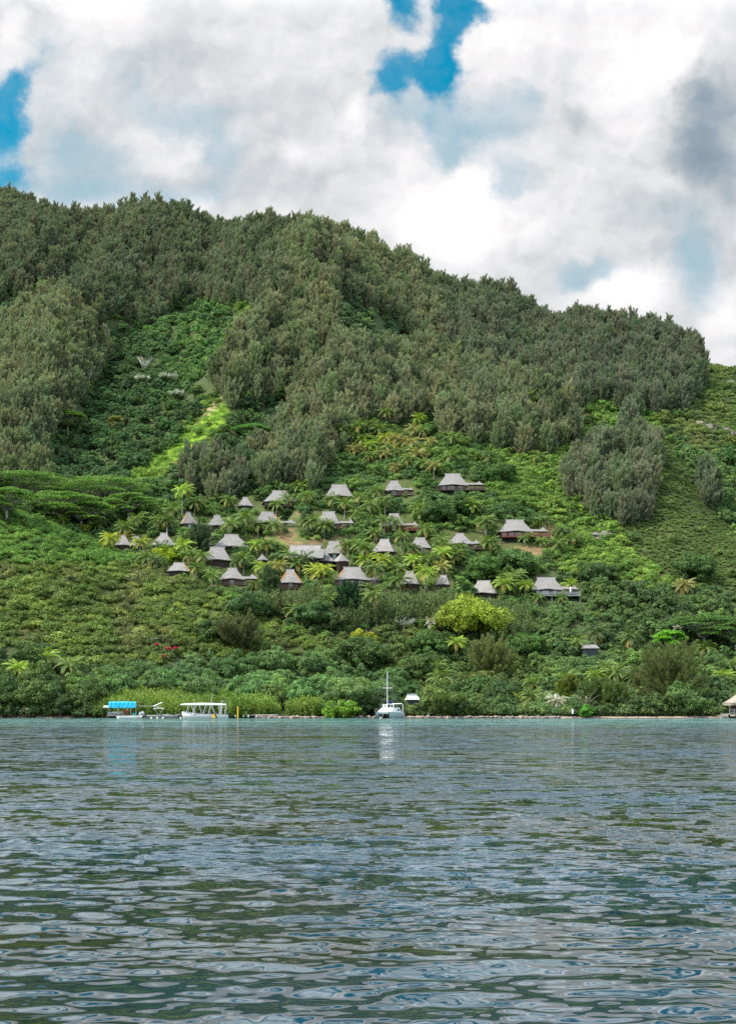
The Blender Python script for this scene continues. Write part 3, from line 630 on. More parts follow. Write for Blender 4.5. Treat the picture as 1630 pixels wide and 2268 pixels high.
# passenger launch, bow to the left
L = 9.3; bx, by = (697-XS)/FS*282, 282.
bt = empty('passenger_boat', (bx, by, 0), math.pi); tag(bt, 'long white passenger boat with flat canopy and yellow stripe at the quay', 'boat')
hm, P = hullmesh(L, 2.4, 1.35, .8, .3, fine=1.0); hu = hm.build('hull', M['gel'], bt, (0, 0, 0), True)
m = MB()
for sg in (-1, 1):
    m.add([(-1.55, sg*1.235, .88), (-1.95, sg*1.235, .88), (-1.55-.65, sg*1.21, .1), (-1.2-.65+.4, sg*1.21, .1)], [(0, 1, 2, 3)])
m.build('hull_stripe', M['yellow'], hu)
m = MB()
for sg in (-1, 1): m.add([(-2.0, sg*1.236, .87), (-2.2, sg*1.236, .87), (-2.55, sg*1.215, .15), (-2.3, sg*1.215, .15)], [(0, 1, 2, 3)])
m.build('hull_stripe', M['dark'], hu)
MB().tube([(-L/2, 1.22, .82), (0, 1.22, .92), (2.5, 1.05, 1.1), (4.2, .35, 1.36)], .05, 6).tube([(-L/2, -1.22, .82), (0, -1.22, .92), (2.5, -1.05, 1.1), (4.2, -.35, 1.36)], .05, 6).build('gunwale', M['dark'], hu)
m = MB(); P = []
for i in range(12):
    s = i/11; x = -4.2+s*9.0; P.append([(x, -1.2+.25*s, 2.72+.02*s), (x, -.6, 2.80+.16*math.sin(s*3.1)**1), (x, 0, 2.84+.22*math.sin(s*3.1)), (x, .6, 2.80+.16*math.sin(s*3.1)), (x, 1.2-.25*s, 2.72+.02*s)])
m.grid(P); m.grid([[(a[0], a[1], a[2]-.09) for a in r[::-1]] for r in P]); m.box((.3, -1.12, 2.67), (9.0, .06, .13)); m.box((.3, 1.12, 2.67), (9.0, .06, .13)); m.build('canopy', M['white'], bt)
for sy in (-1.1, 1.1):
    for i, (xa, xb) in enumerate([(-4.0, -4.2), (-2.9, -3.6), (-2.0, -1.3), (-.7, -1.2), (.3, -.3), (.5, 1.1), (2.0, 2.6), (2.4, 1.8), (3.6, 3.2)]):
        MB().tube([(xa, sy, .85), (xb, sy, 2.66)], .038, 6).build('canopy_post', M['white'], bt)
m = MB()
for y in (-.25, .25): m.box((-3.4, 1.22+.0, 1.8), (.06, .06, 1.9)) if y < 0 else m.box((-2.9, 1.22, 1.8), (.06, .06, 1.9))
for k in range(6): m.box((-3.15, 1.22, .95+k*.3), (.44, .05, .07))
m.build('ladder', M['white'], bt)
for k in range(4): MB().box((1.8-k*1.35, 0, .75), (.45, 1.9, .5)).build('bench_seat', M['alu'], bt)
MB().box((-2.9, 0, 1.2), (.7, .8, 1.1)).build('console', M['dark'], bt)
MB().tube([(-1.2, .3, 2.9), (-1.45, .3, 5.0)], [.025, .012], 5).build('antenna', M['white'], bt)
m = MB(); m.tube([(-3.4, 0, 2.8), (-3.4, 0, 3.35)], .05); m.box((-3.4, 0, 3.4), (.5, .5, .12)); m.tube([(-3.9, .3, 2.8), (-4.2, .3, 3.6)], .02, 4); m.build('radar_mount', M['alu'], bt)
m = MB(); m.box((-L/2-.22, -.45, .65), (.42, .36, .75), 0, .8); m.box((-L/2-.2, -.45, .1), (.2, .2, .6)); m.build('outboard_motor', M['dark'], bt)
m = MB(); m.box((-L/2-.22, .45, .65), (.42, .36, .75), 0, .8); m.box((-L/2-.2, .45, .1), (.2, .2, .6)); m.build('outboard_motor', M['dark'], bt)

def skiff(label, px, L, z=0, canopy=False, rz=0., mat='alu', y=282.5):
    t = empty('motor_skiff', ((px-XS)/FS*y, y, z), rz); tag(t, label, 'boat', None)
    hm, P = hullmesh(L, 1.7, .85, .55, .2); hm.build('hull', M[mat], t, None, True)
    for k in range(2): MB().box((-.6+k*1.3, 0, .42), (.3, 1.35, .06)).build('thwart', M['greydeck'], t)
    m = MB(); m.box((-L/2-.15, 0, .6), (.32, .3, .55), 0, .8); m.box((-L/2-.15, 0, .15), (.14, .14, .5)); m.build('outboard_motor', M['dark'], t)
    MB().tube([(-L/2, .83, .56), (0, .84, .6), (L*.3, .62, .7), (L*.49, .05, .86)], .035, 5).tube([(-L/2, -.83, .56), (0, -.84, .6), (L*.3, -.62, .7), (L*.49, -.05, .86)], .035, 5).build('gunwale', M['white'], t)
    if canopy:
        P = []
        for i in range(7):
            s = i/6; P.append([(-.8+s*2.0, yy, 1.95+.12*math.sin(s*3.14)-.08*(yy/.8)**2) for yy in (-.8, -.4, 0, .4, .8)])
        m = MB(); m.grid(P); m.grid([[(a[0], a[1], a[2]-.1) for a in r[::-1]] for r in P]); m.build('bimini_top', M['white'], t)
        for sy in (-.78, .78):
            for a, b in ((-.7, .2), (1.1, .2)): MB().tube([(a, sy, 1.9), (b, sy, .6)], .025, 5).build('bimini_pole', M['alu'], t)
    return t
skiff('grey aluminium boat with white bimini top beside the tarpaulin jetty', 536, 4.3, 0, True, .08)
skiff('low grey open skiff lying between the bimini boat and the passenger boat', 584, 3.6, 0, False, .1, 'alu', 283)
t = empty('outrigger_canoe', ((440-XS)/FS*281, 281, .0), -.10+0); tag(t, 'long white narrow canoe moored in front of the tarpaulin jetty', 'boat')
hm, P = hullmesh(5.2, .6, .5, .36, .12, fine=.95); hm.build('hull', M['white'], t, (0, 0, .05), True); m = MB(); m.tube([(-1.2, 0, .4), (-1.2, 1.6, .25)], .03); m.tube([(1.1, 0, .4), (1.1, 1.6, .25)], .03); m.build('outrigger_arm', M['alu'], t); MB().tube([(-2, 1.6, .08), (2, 1.6, .1)], .09, 6).build('outrigger_float', M['white'], t)

# tarpaulin jetty shelter
jx, jy = (419-XS)/FS*284, 284.
j = empty('jetty_shelter', (jx, jy, 0)); tag(j, 'wooden jetty with a bright blue tarpaulin hung from poles', 'shelter')
MB().box((.6, 0, .52), (7.6, 2.6, .14)).build('platform', M['greydeck'], j)
for x in (-2.9, -.7, 1.5, 3.8):
    for y in (-1.1, 1.1): MB().tube([(x, y, -1), (x, y, .45)], .09, 6).build('pile', M['dark'], j)
for x in (-2.6, -.9, 1.7, 2.75): MB().tube([(x, -1.15, .59), (x, -1.15, 3.35)], .04, 6).build('pole', M['alu'], j)
P = []
for i in range(25):
    s = i/24; x = -2.72+5.4*s; P.append([(x, -1.22+.04*math.sin(i*1.7+k*.8)+(.9 if k == 0 else .0)+.09*k*0, 3.33-.02*math.sin(s*9) if k == 0 else 3.27-(k-1)*.3+.04*math.sin(i*.9)*(k > 4)) for k in range(6)])
m = MB(); m.grid(P); m.grid([[(a[0], a[1]+.03, a[2]-.01) for a in r[::-1]] for r in P]); m.build('tarpaulin', M['tarp'], j, None, True)
MB().box((3.0, -.9, 3.42), (.5, .3, .06)).build('cross_beam', M['alu'], j)
MB().tube([(3.1, -1.0, 2.42), (7.6, -.6, 2.35)], .05, 6).build('rail_beam', M['alu'], j)
MB().tube([(6.0, -.6, 2.38), (7.9, -.9, 3.15)], .055, 6).build('boom_pole', M['white'], j)
def crate(label, x, y, z, s, mat, name='storage_crate', cat='crate'):
    o = MB().box((0, 0, s[2]/2), s, 0, .92).box((0, 0, s[2]+.02), (s[0]*1.03, s[1]*1.03, .05)).build(name, M[mat], None, (jx+x, jy+y, z)); return tag(o, label, cat)
t = empty('wooden_table', (jx+1.2, jy-.2, .59)); tag(t, 'small dark table under the blue tarpaulin', 'table'); MB().box((0, 0, .75), (1.1, .7, .06)).build('table_top', M['frame'], t)
for sx in (-.45, .45):
    for sy in (-.27, .27): MB().box((sx, sy, .36), (.06, .06, .71)).build('leg', M['frame'], t)
crate('teal plastic crate on the platform under the right tarpaulin end', 2.3, -.6, .59, (.7, .5, .45), 'greencloth')
crate('grey fish bin standing on the platform behind the red clothed person', -.1, .6, .59, (.5, .5, .8), 'alu', 'fish_bin', 'bin')
for k, (x, s) in enumerate(((3.45, .5), (4.0, .62))):
    o = MB().blob((0, 0, s*.62), (s*.62, s*.45, s*.68), k+3, .35).build('rubbish_sack', M['white' if k == 0 else 'alu'], None, (jx+x, jy-.6, .57), True); tag(o, ('lumpy white sack', 'lumpy grey sack')[k]+' heaped at the end of the tarpaulin jetty', 'sack')
t = empty('moored_dinghy', (jx-1.6, jy+.6+1.6, .75)); tag(t, 'pale dinghy hauled out behind the left side of the jetty shelter', 'boat'); hm, P = hullmesh(3.6, 1.4, .7, .5, .25); hm.build('hull', M['gel'], t, None, True); MB().box((0, 0, .38), (.3, 1.1, .06)).build('thwart', M['greydeck'], t)
o = MB().box((0, 0, .22), (1.1, .9, .34), 0, .9).box((.1, 0, .42), (.9, .7, .06)).build('storage_box', M['gel'], None, (jx-3.55, jy+.8, 2.1)); tag(o, 'small white locker on a shelf left of the blue tarpaulin', 'locker')
t = empty('wooden_shelf', (jx-3.55, jy+.8, 0)); tag(t, 'rough wooden shelf on posts carrying a white locker', 'shelf'); MB().box((0, 0, 2.06), (1.7, 1.1, .08)).build('board', M['greydeck'], t)
for sx in (-.7, .7): MB().box((sx, .3, 1.0), (.1, .1, 2.02)).build('leg', M['dark'], t)

# people: one skinned body each, clothes as children
def person(label, loc, rz, pose, cloth, legs):
    J = {'pelvis': (0, 0, .95), 'waist': (0, 0, 1.1), 'chest': (0, 0, 1.35), 'neck': (0, 0, 1.5), 'head': (0, -.02, 1.6), 'crown': (0, -.01, 1.74), 'chin': (0, -.07, 1.58),
         'shl': (.19, 0, 1.43), 'ell': (.26, .02, 1.15), 'wrl': (.27, -.10, .92), 'shr': (-.19, 0, 1.43), 'elr': (-.26, .02, 1.15), 'wrr': (-.27, -.1, .92),
         'hil': (.1, 0, .92), 'knl': (.12, -.03, .50), 'anl': (.12, .02, .09), 'tol': (.13, -.16, .03), 'hir': (-.1, 0, .92), 'knr': (-.12, -.03, .50), 'anr': (-.12, .02, .09), 'tor': (-.13, -.16, .03)}
    R = {'pelvis': .15, 'waist': .125, 'chest': .15, 'neck': .055, 'head': .085, 'crown': .07, 'chin': .05, 'sh': .065, 'el': .043, 'wr': .03, 'hi': .095, 'kn': .06, 'an': .04, 'to': .035}
    J.update(pose); names = list(J); E = [('pelvis', 'waist'), ('waist', 'chest'), ('chest', 'neck'), ('neck', 'head'), ('head', 'crown'), ('head', 'chin')]
    for s in 'lr': E += [('chest', 'sh'+s), ('sh'+s, 'el'+s), ('el'+s, 'wr'+s), ('pelvis', 'hi'+s), ('hi'+s, 'kn'+s), ('kn'+s, 'an'+s), ('an'+s, 'to'+s)]
    V = [J[n] for n in names]; r = [R[n] if n in R else R[n[:2]] for n in names]; Ei = [(names.index(a), names.index(b)) for a, b in E]
    for s in 'lr':                                                   # palm and five fingers
        w = Vector(J['wr'+s]); e = Vector(J['el'+s]); d = (w-e).normalized(); a = d.cross(Vector((0, 0, 1)) if abs(d.z) < .9 else Vector((0, 1, 0))).normalized()
        V.append(tuple(w+d*.07)); r.append(.026); pi_ = len(V)-1; Ei.append((names.index('wr'+s), pi_))
        for k, q in enumerate((-.03, -.01, .01, .03, .045)):
            ln = (.07, .08, .075, .06, .04)[k]; b = w+d*(.09 if k < 4 else .04)+a*q; V.append(tuple(b)); r.append(.011); V.append(tuple(b+d*ln+a*(.02 if k == 4 else 0)+Vector((0, -.015, 0)))); r.append(.008)
            Ei += [(pi_, len(V)-2), (len(V)-2, len(V)-1)]
    me = bpy.data.meshes.new('person'); me.from_pydata(V, Ei, []); me.materials.append(M['skin'])
    o = link('person', me, None, loc); o.rotation_euler = (0, 0, rz); sk = o.modifiers.new('skin', 'SKIN')
    for i, d in enumerate(me.skin_vertices[0].data): d.radius = (r[i], r[i]*(.8 if i < 3 else 1)); d.use_root = i == 0
    o.modifiers.new('sub', 'SUBSURF').levels = 1; o.modifiers['sub'].render_levels = 1; tag(o, label, 'person')
    c = Vector(J['chest']); w = Vector(J['waist']); p = Vector(J['pelvis']); m = MB()
    m.tube([p+Vector((0, 0, -.02)), w, c, Vector(J['neck'])-Vector((0, 0, .04))], [.175, .155, .19, .09], 10)
    for s in 'lr': m.tube([Vector(J['sh'+s]), Vector(J['sh'+s]).lerp(Vector(J['el'+s]), .7)], [.09, .065], 8)
    m.build('shirt', M[cloth], o, None, True); m = MB()
    for s in 'lr': m.tube([Vector(J['hi'+s])+Vector((0, 0, .06)), Vector(J['hi'+s]).lerp(Vector(J['kn'+s]), .85)], [.125, .09], 8)
    m.build('shorts', M[legs], o, None, True)
    h = Vector(J['head']); MB().blob((h.x, h.y+.03, h.z+.075), (.10, .115, .10), 1, .1).build('hair', M['dark'], o, None, True)
    return o
sit = {k: (x, y, z) for k, (x, y, z) in {'pelvis': (0, 0, .5), 'waist': (0, -.02, .65), 'chest': (0, -.06, .9), 'neck': (0, -.1, 1.05), 'head': (0, -.14, 1.15), 'crown': (0, -.14, 1.28), 'chin': (0, -.2, 1.13), 'shl': (.19, -.06, .98), 'ell': (.25, -.2, .75), 'wrl': (.14, -.42, .62), 'shr': (-.19, -.06, .98), 'elr': (-.25, -.2, .75), 'wrr': (-.14, -.42, .62), 'hil': (.1, -.02, .47), 'knl': (.14, -.45, .50), 'anl': (.14, -.45, .09), 'tol': (.15, -.62, .03), 'hir': (-.1, -.02, .47), 'knr': (-.14, -.45, .5), 'anr': (-.14, -.45, .09), 'tor': (-.15, -.62, .03)}.items()}
person('person in red shirt sitting on a stool under the blue tarpaulin', (jx+.1, jy-.45, .59), .5, sit, 'red', 'dark')
t = empty('stool', (jx+.1, jy-.42, .59), .5); tag(t, 'low wooden stool under the person in red', 'stool'); MB().box((0, 0, .33), (.4, .36, .06)).build('seat', M['greydeck'], t)
for sx in (-.15, .15):
    for sy in (-.13, .13): MB().box((sx, sy, .15), (.05, .05, .3)).build('leg', M['greydeck'], t)
person('person in pale shirt standing by the table under the tarpaulin', (jx+.95, jy-.75, .59), -.6, {'wrl': (.2, -.3, 1.12), 'ell': (.27, -.05, 1.17)}, 'blossom', 'red')

# quay, marker, floats, rocks, box
t = empty('quay', ((826-XS)/FS*286, 286, 0)); tag(t, 'low concrete quay with dark face behind the passenger boat', 'quay')
MB().box((0, .8, .62), (14, 2.0, .22)).build('slab', M['concrete'], t); MB().box((0, 1.0, .1), (13.8, 1.5, .82)).build('face', M['dark'], t)
MB().box((-10.2, .6, .8), (2.4, 2.2, .9)).build('landing_block', M['concrete'], t)
for k, px in enumerate((800, 827, 843, 871)):
    o = MB().box((0, 0, .0), (.22 if k != 2 else .4, .16, .42), 0, .85).tube([(0, 0, .2), (0, 0, .34)], .03, 5).build('fender', M['white'], None, ((px-XS)/FS*284.9, 284.85, .42)); tag(o, 'white fender hanging on the dark quay face', 'fender', 'white fenders along the quay')
MB().tube([(0, 0, -1), (0, 0, 2.35)], .13, 8).tube([(0, 0, 2.36), (0, 0, 2.42)], .16, 8).build('marker_post', M['yellow'], None, ((808-XS)/FS*281, 281, 0)); tag(bpy.context.scene.objects['marker_post'] if 'marker_post' in bpy.context.scene.objects else bpy.data.objects['marker_post'], 'yellow marker post rising from the water by the quay', 'post')
for k, px in enumerate((514, 534, 552, 612, 399)):
    o = MB().blob((0, 0, .04), (.19, .19, .19), k, 0).tube([(0, 0, .2), (0, 0, .3)], .03, 5).build('mooring_buoy', M['buoy'], None, ((px-XS)/FS*279.5, 279.5+.3*k, .0), True); tag(o, 'round pale float on the water in front of the moored boats', 'buoy', 'pale floats by the jetty')
rr = random.Random(5); protos = [MB().blob((0, 0, 0), (.62, .5, .36), s, .5, 6, 8).mesh('shore_rock', M['stone' if s % 3 else 'pinkstone'], False) for s in range(7)]
pxs = []; x = 872.
while x < 1900: pxs.append(x); x += rr.uniform(3.8, 7.5)
for i, px in enumerate(pxs):
    if 1255 < px < 1262: continue
    dd = 285.2+rr.uniform(-.35, .5); o = link('shore_rock', protos[i % 7], None, ((px-XS)/FS*dd, dd, .12+rr.uniform(-.08, .14))); o.rotation_euler = (rr.uniform(-.3, .3), rr.uniform(-.3, .3), rr.uniform(0, 6)); k = rr.uniform(.4, .95); o.scale = (k, k, k*rr.uniform(.8, 1.3))
    tag(o, 'rounded boulder in the low stone bank along the waterline', 'rock', 'boulders of the shore bank')
t = empty('signal_box', ((1945-XS)/FS*286.8, 286.8, .4)); tag(t, 'small white box on a dark foot standing on the pale beach', 'box'); MB().box((0, 0, .95), (.34, .3, .95)).build('case', M['white'], t); MB().tube([(0, 0, -.3), (0, 0, .48)], .06, 6).build('foot', M['dark'], t)
# ---------------------------------------------------------------- where what grows (photo coordinates, 1630 wide)
def poly(*p): return np.array(p, float)
ZONES = [
 ('lime', 'lime', poly((488,872),(508,884),(504,935),(462,972),(410,1002),(335,1066),(268,1062),(345,1003),(398,966),(440,920))),
 ('lawn', 'lawn', poly((655,1132),(672,1140),(668,1152),(640,1150))),
 ('lawn', 'lawn', poly((548,1185),(640,1172),(700,1188),(770,1188),(765,1204),(700,1208),(640,1210),(600,1200),(550,1195))),
 ('lawn', 'dirt', poly((1212,1160),(1232,1165),(1225,1212),(1205,1205))),
 ('lawn', 'dirt', poly((1130,1212),(1205,1208),(1205,1232),(1140,1232))),
 ('lawn', 'beach', poly((1240,1576),(1640,1576),(1640,1600),(1240,1600))),
 ('broad', 'broad_notch', poly((728,640),(790,632),(865,680),(925,735),(905,775),(850,762),(785,735),(742,700))),
 ('broad', 'broad_gully', poly((330,700),(380,665),(450,640),(510,655),(530,690),(495,760),(480,800),(485,860),(440,905),(390,950),(330,1010),(270,1055),(120,1060),(105,1000),(112,950),(150,900),(205,845),(235,770),(215,720),(240,700))),
 ('broad', 'broad_left', poly((-60,640),(10,640),(62,652),(30,690),(-60,705))),
 ('iron', 'the left spur', poly((-300,700),(0,695),(60,655),(150,635),(225,690),(242,760),(205,850),(150,900),(112,950),(105,1000),(112,1045),(0,1060),(-300,1060))),
 ('iron', 'the highest ridge', poly((-300,200),(640,200),(640,640),(560,640),(510,655),(450,640),(380,655),(330,690),(240,695),(215,690),(150,630),(100,600),(0,640),(-300,640))),
 ('iron', 'the right skyline ridge', poly((980,300),(1570,300),(1562,800),(1535,872),(1400,885),(1340,860),(1290,870),(1170,830),(1100,800),(980,780))),
 ('iron', 'the central spur', poly((640,300),(980,300),(980,780),(1100,800),(1170,840),(1300,880),(1290,930),(1260,950),(1160,970),(1080,950),(980,925),(950,885),(860,900),(800,905),(760,945),(735,985),(690,1025),(600,1035),(535,1010),(540,975),(610,935),(655,880),(640,835),(590,850),(555,872),(505,868),(478,815),(500,760),(540,690),(600,640))),
 ('iron', 'the clump on the right slope', poly((1252,1055),(1262,1010),(1300,978),(1360,945),(1405,925),(1440,945),(1452,1000),(1462,1040),(1440,1105),(1390,1122),(1335,1112),(1300,1080))),
 ('iron', 'the edge behind the right spur', poly((1535,1035),(1570,1030),(1605,1060),(1600,1082),(1560,1080))),
 ('iron', 'the slope above the village', poly((395,1020),(450,1000),(520,1005),(560,1040),(530,1075),(470,1070),(420,1060))),
 ('wispy', 'wispy', poly((575,1335),(600,1300),(720,1296),(870,1300),(905,1296),(1000,1305),(1120,1318),(1180,1345),(1175,1400),(1100,1410),(940,1370),(820,1370),(700,1345))),
 ('spur', 'spur', poly((1448,945),(1475,965),(1520,1040),(1640,1168),(1800,1400),(1700,1330),(1560,1290),(1470,1265),(1400,1215),(1360,1130),(1440,1112),(1466,1045))),
 ('rocky', 'rocky', poly((1400,885),(1535,872),(1562,800),(1700,760),(1700,965),(1560,1000),(1455,930))),
 ('broad', 'broad_far', poly((1455,930),(1560,1000),(1700,960),(1900,1400),(1640,1168),(1520,1040))),
 ('mangrove', 'mangrove', poly((215,1512),(300,1518),(420,1520),(560,1528),(700,1535),(720,1560),(835,1565),(835,1600),(232,1600))),
 ('broad', 'broad_shore', poly((-300,1405),(0,1425),(120,1430),(190,1470),(230,1600),(-300,1600))),
 ('scrub', 'scrub', poly((-300,1095),(0,1108),(60,1120),(130,1142),(200,1180),(260,1212),(330,1240),(400,1262),(470,1285),(480,1320),(560,1340),(640,1380),(760,1420),(700,1440),(560,1452),(400,1455),(190,1465),(120,1430),(0,1425),(-300,1405))),
 ('broad', 'broad_low', poly((380,1450),(560,1452),(700,1430),(790,1440),(870,1480),(900,1540),(700,1545),(200,1525),(190,1465))),
 ('mixlow', 'mixlow', poly((470,1275),(620,1320),(900,1370),(1180,1400),(1180,1600),(860,1600),(860,1480),(760,1420),(560,1340))),
 ('broad', 'broad_right', poly((1180,1255),(1300,1270),(1440,1290),(1700,1300),(1900,1600),(1180,1600),(1160,1340))),
 ('broad', 'broad_gully', poly((500,866),(560,872),(640,838),(655,880),(600,940),(540,980),(530,1045),(400,1075),(335,1068),(420,1012),(470,985),(508,945))),
 ('broad', 'broad_albizia', poly((-300,1040),(300,1040),(330,1160),(190,1175),(60,1120),(-300,1090))),
 ('village', 'village', poly((190,1175),(330,1160),(300,1060),(540,1040),(700,1030),(780,920),(960,930),(1080,990),(1080,1080),(1220,1140),(1220,1230),(1290,1320),(1180,1340),(600,1330),(400,1265))),
 ('bright', 'bright', poly((-500,-500),(3000,-500),(3000,3000),(-500,3000))),
]
def inpoly(u, v, P):
    r = np.zeros(u.shape, bool); j = len(P)-1
    for i in range(len(P)):
        c = ((P[i, 1] > v) != (P[j, 1] > v)) & (u < (P[j, 0]-P[i, 0])*(v-P[i, 1])/(P[j, 1]-P[i, 1]+1e-9)+P[i, 0]); r ^= c; j = i
    return r
def zone(u, v, jit=7.):
    u = u+jit*2*(fbm(u/40+31, v/40+7, 3)-.5)*2; v = v+jit*2*(fbm(u/40+3, v/40+57, 3)-.5)*2
    z = np.full(u.shape, -1)
    for i, (k, n, P) in enumerate(ZONES):
        m = (z < 0) & inpoly(u, v, P); z[m] = i
    return z
ZK = [k for k, n, P in ZONES]; ZN = [n for k, n, P in ZONES]

# ---------------------------------------------------------------- plant shapes
PR = {
 'iron': [crown_iron(100+i, (11, 13, 15, 9.5)[i % 4], (3.6, 3.0, 3.0, 4.0)[i % 4], plumes=56, per=125) for i in range(10)],
 'broad': [crown_broad(200+i, R=3.6+.4*(i % 2), hz=2.8, zc=3.6) for i in range(6)],
 'broadbig': [crown_broad(240+i, R=4.4, hz=3.6, zc=4.4, clumps=54, per=150, leaf=.36) for i in range(4)],
 'scrub': [crown_scrub(300+i) for i in range(6)],
 'scrubfine': [crown_scrub(320+i, R=1.7, h=2.0, clumps=16, per=70, leaf=.22) for i in range(4)],
 'wispy': [crown_wispy(400+i) for i in range(5)],
 'fern': [], 'tuft': [], 'palm': [crown_palm(500+i, n=20+2*(i % 3), dead=i % 3+1) for i in range(6)],
}
def fernmesh(seed, L, n):
    r = np.random.default_rng(seed); c = Crown()
    for k in range(n): frond(r, L*r.uniform(.8, 1.1), k*2.399, r.uniform(.5, 1.25), 1.2, r.uniform(.3, .6), c, rows=8, wd=.5)
    return c.mesh('crown', M['palm'])
PR['fern'] = [fernmesh(520+i, 2.0, 11) for i in range(3)]
def tuftmesh(seed):
    r = np.random.default_rng(seed); c = Crown(); n = 110; p = r.normal(0, .75, (n, 3)); p[:, 2] = r.uniform(.1, .5, n)
    V, Q = cards(p, np.array([0, 0, 1.])+.7*rdir(r, n), rdir(r, n), r.uniform(.4, .9, n), .13); c.add(V, Q, np.clip(r.normal(.5, .2, n), 0, 1)); return c.mesh('crown', M['scrub'])
PR['tuft'] = [tuftmesh(540+i) for i in range(3)]
RAD = {'iron': (3.4, 13.), 'broad': (4., 6.4), 'broadbig': (5., 8.), 'scrub': (1.7, 2.2), 'scrubfine': (1.8, 2.2), 'wispy': (2.3, 4.5), 'fern': (1.8, 1.8), 'tuft': (1.5, .7), 'palm': (3.2, 2.)}
SHARE = {}
T_IRON = [trunk_mesh(11, .22, .06, .3, i) for i in range(3)]
T_BROAD = [trunk_mesh(4.2, .30, .14, .4, 10+i, limbs=5) for i in range(3)]

# ---------------------------------------------------------------- colours of the foliage by place (species colour; the right spur also darkened for its shade)
def lerp(a, b, t): return np.array(a)*(1-t)+np.array(b)*t
def tint(kind, zn, u, v, r):
    n = fbm(u/70+5, v/70+3, 3); n2 = fbm(u/22+1, v/22+9, 2); n = np.clip((n-.5)*2.2+.5, 0, 1); n2 = np.clip((n2-.5)*2+.5, 0, 1)
    if kind == 'iron':
        c = lerp((.118, .140, .090), (.158, .178, .106), .5*n+.5*n2)
        if 'central' in zn or 'left spur' in zn: c = c*np.array([1.34, 1.27, 1.18])
        if 'right sky' in zn: c = c*np.array([1.0, .98, 1.05])
        if 'clump' in zn: c = c*np.array([1.15, 1.12, 1.15])
    elif zn == 'broad_gully': c = lerp((.056, .112, .034), (.090, .180, .044), max(0, min(1, 1-abs(u-420)/150-(abs(v-700)/260)+.4*n2)))
    elif zn in ('broad_notch', 'broad_left'): c = lerp((.05, .10, .05), (.07, .14, .06), n2)
    elif zn == 'broad_shore': c = lerp((.035, .075, .022), (.055, .105, .028), n2)
    elif zn == 'broad_low': c = lerp((.050, .100, .036), (.070, .145, .048), n2)
    elif zn == 'broad_right': c = lerp((.045, .090, .032), (.070, .135, .040), n)
    elif zn == 'broad_far': c = lerp((.05, .11, .035), (.075, .15, .045), n2)
    elif zn == 'broad_albizia': c = lerp((.035, .07, .03), (.05, .10, .035), n2)
    elif zn == 'scrub':
        c = lerp((.080, .120, .020), (.132, .184, .028), n2); 
        if n > .6: c = lerp(c, (.125, .105, .04), (n-.6)*1.2)
        if v < 1240 and u < 700: c = lerp(c, (.078, .19, .020), .6)
    elif zn == 'spur': c = lerp((.068, .108, .022), (.092, .134, .026), n2)  # right spur: its shade is put into the tint
    elif zn == 'rocky': c = lerp((.070, .125, .024), (.120, .150, .035), n2)
    elif zn == 'mangrove': c = lerp((.070, .130, .012), (.120, .170, .018), n2)
    elif zn == 'wispy': c = lerp((.060, .092, .026), (.085, .115, .035), n2)
    elif zn == 'lime': c = lerp((.10, .20, .014), (.16, .24, .03), n2)
    elif zn == 'mixlow': c = lerp((.055, .110, .030), (.105, .135, .028), n2)
    elif zn == 'village': c = lerp((.050, .105, .030), (.095, .170, .030), n2)
    else: c = lerp((.084, .155, .024), (.142, .228, .030), n2)
    if zn.startswith('broad') and kind != 'iron': c = c*(np.array([1.0, 1.0, 1.05]) if zn == 'broad_gully' else np.array([1.35, 1.18, 1.0]))
    c = c*r.uniform(.80, 1.22)*(1.3 if kind == 'iron' else 1.7 if zn in ('bright', 'village', 'spur', 'rocky') else 1.6)
    q = r.random()
    if kind in ('broad', 'broadbig', 'scrub', 'scrubfine') and zn != 'spur': c = c*np.array([1.35, 1.25, 1.]) if q < .12 else c*np.array([.72, .74, .9]) if q > .84 else c
    elif kind == 'iron': c = c*np.array([.85, 1.0, .85]) if q < .2 else c*np.array([1.12, 1.04, 1.1]) if q > .8 else c
    c[0] *= r.uniform(.9, 1.12)
    c = c*.90+.10*c.mean()
    return tuple(float(q) for q in c)

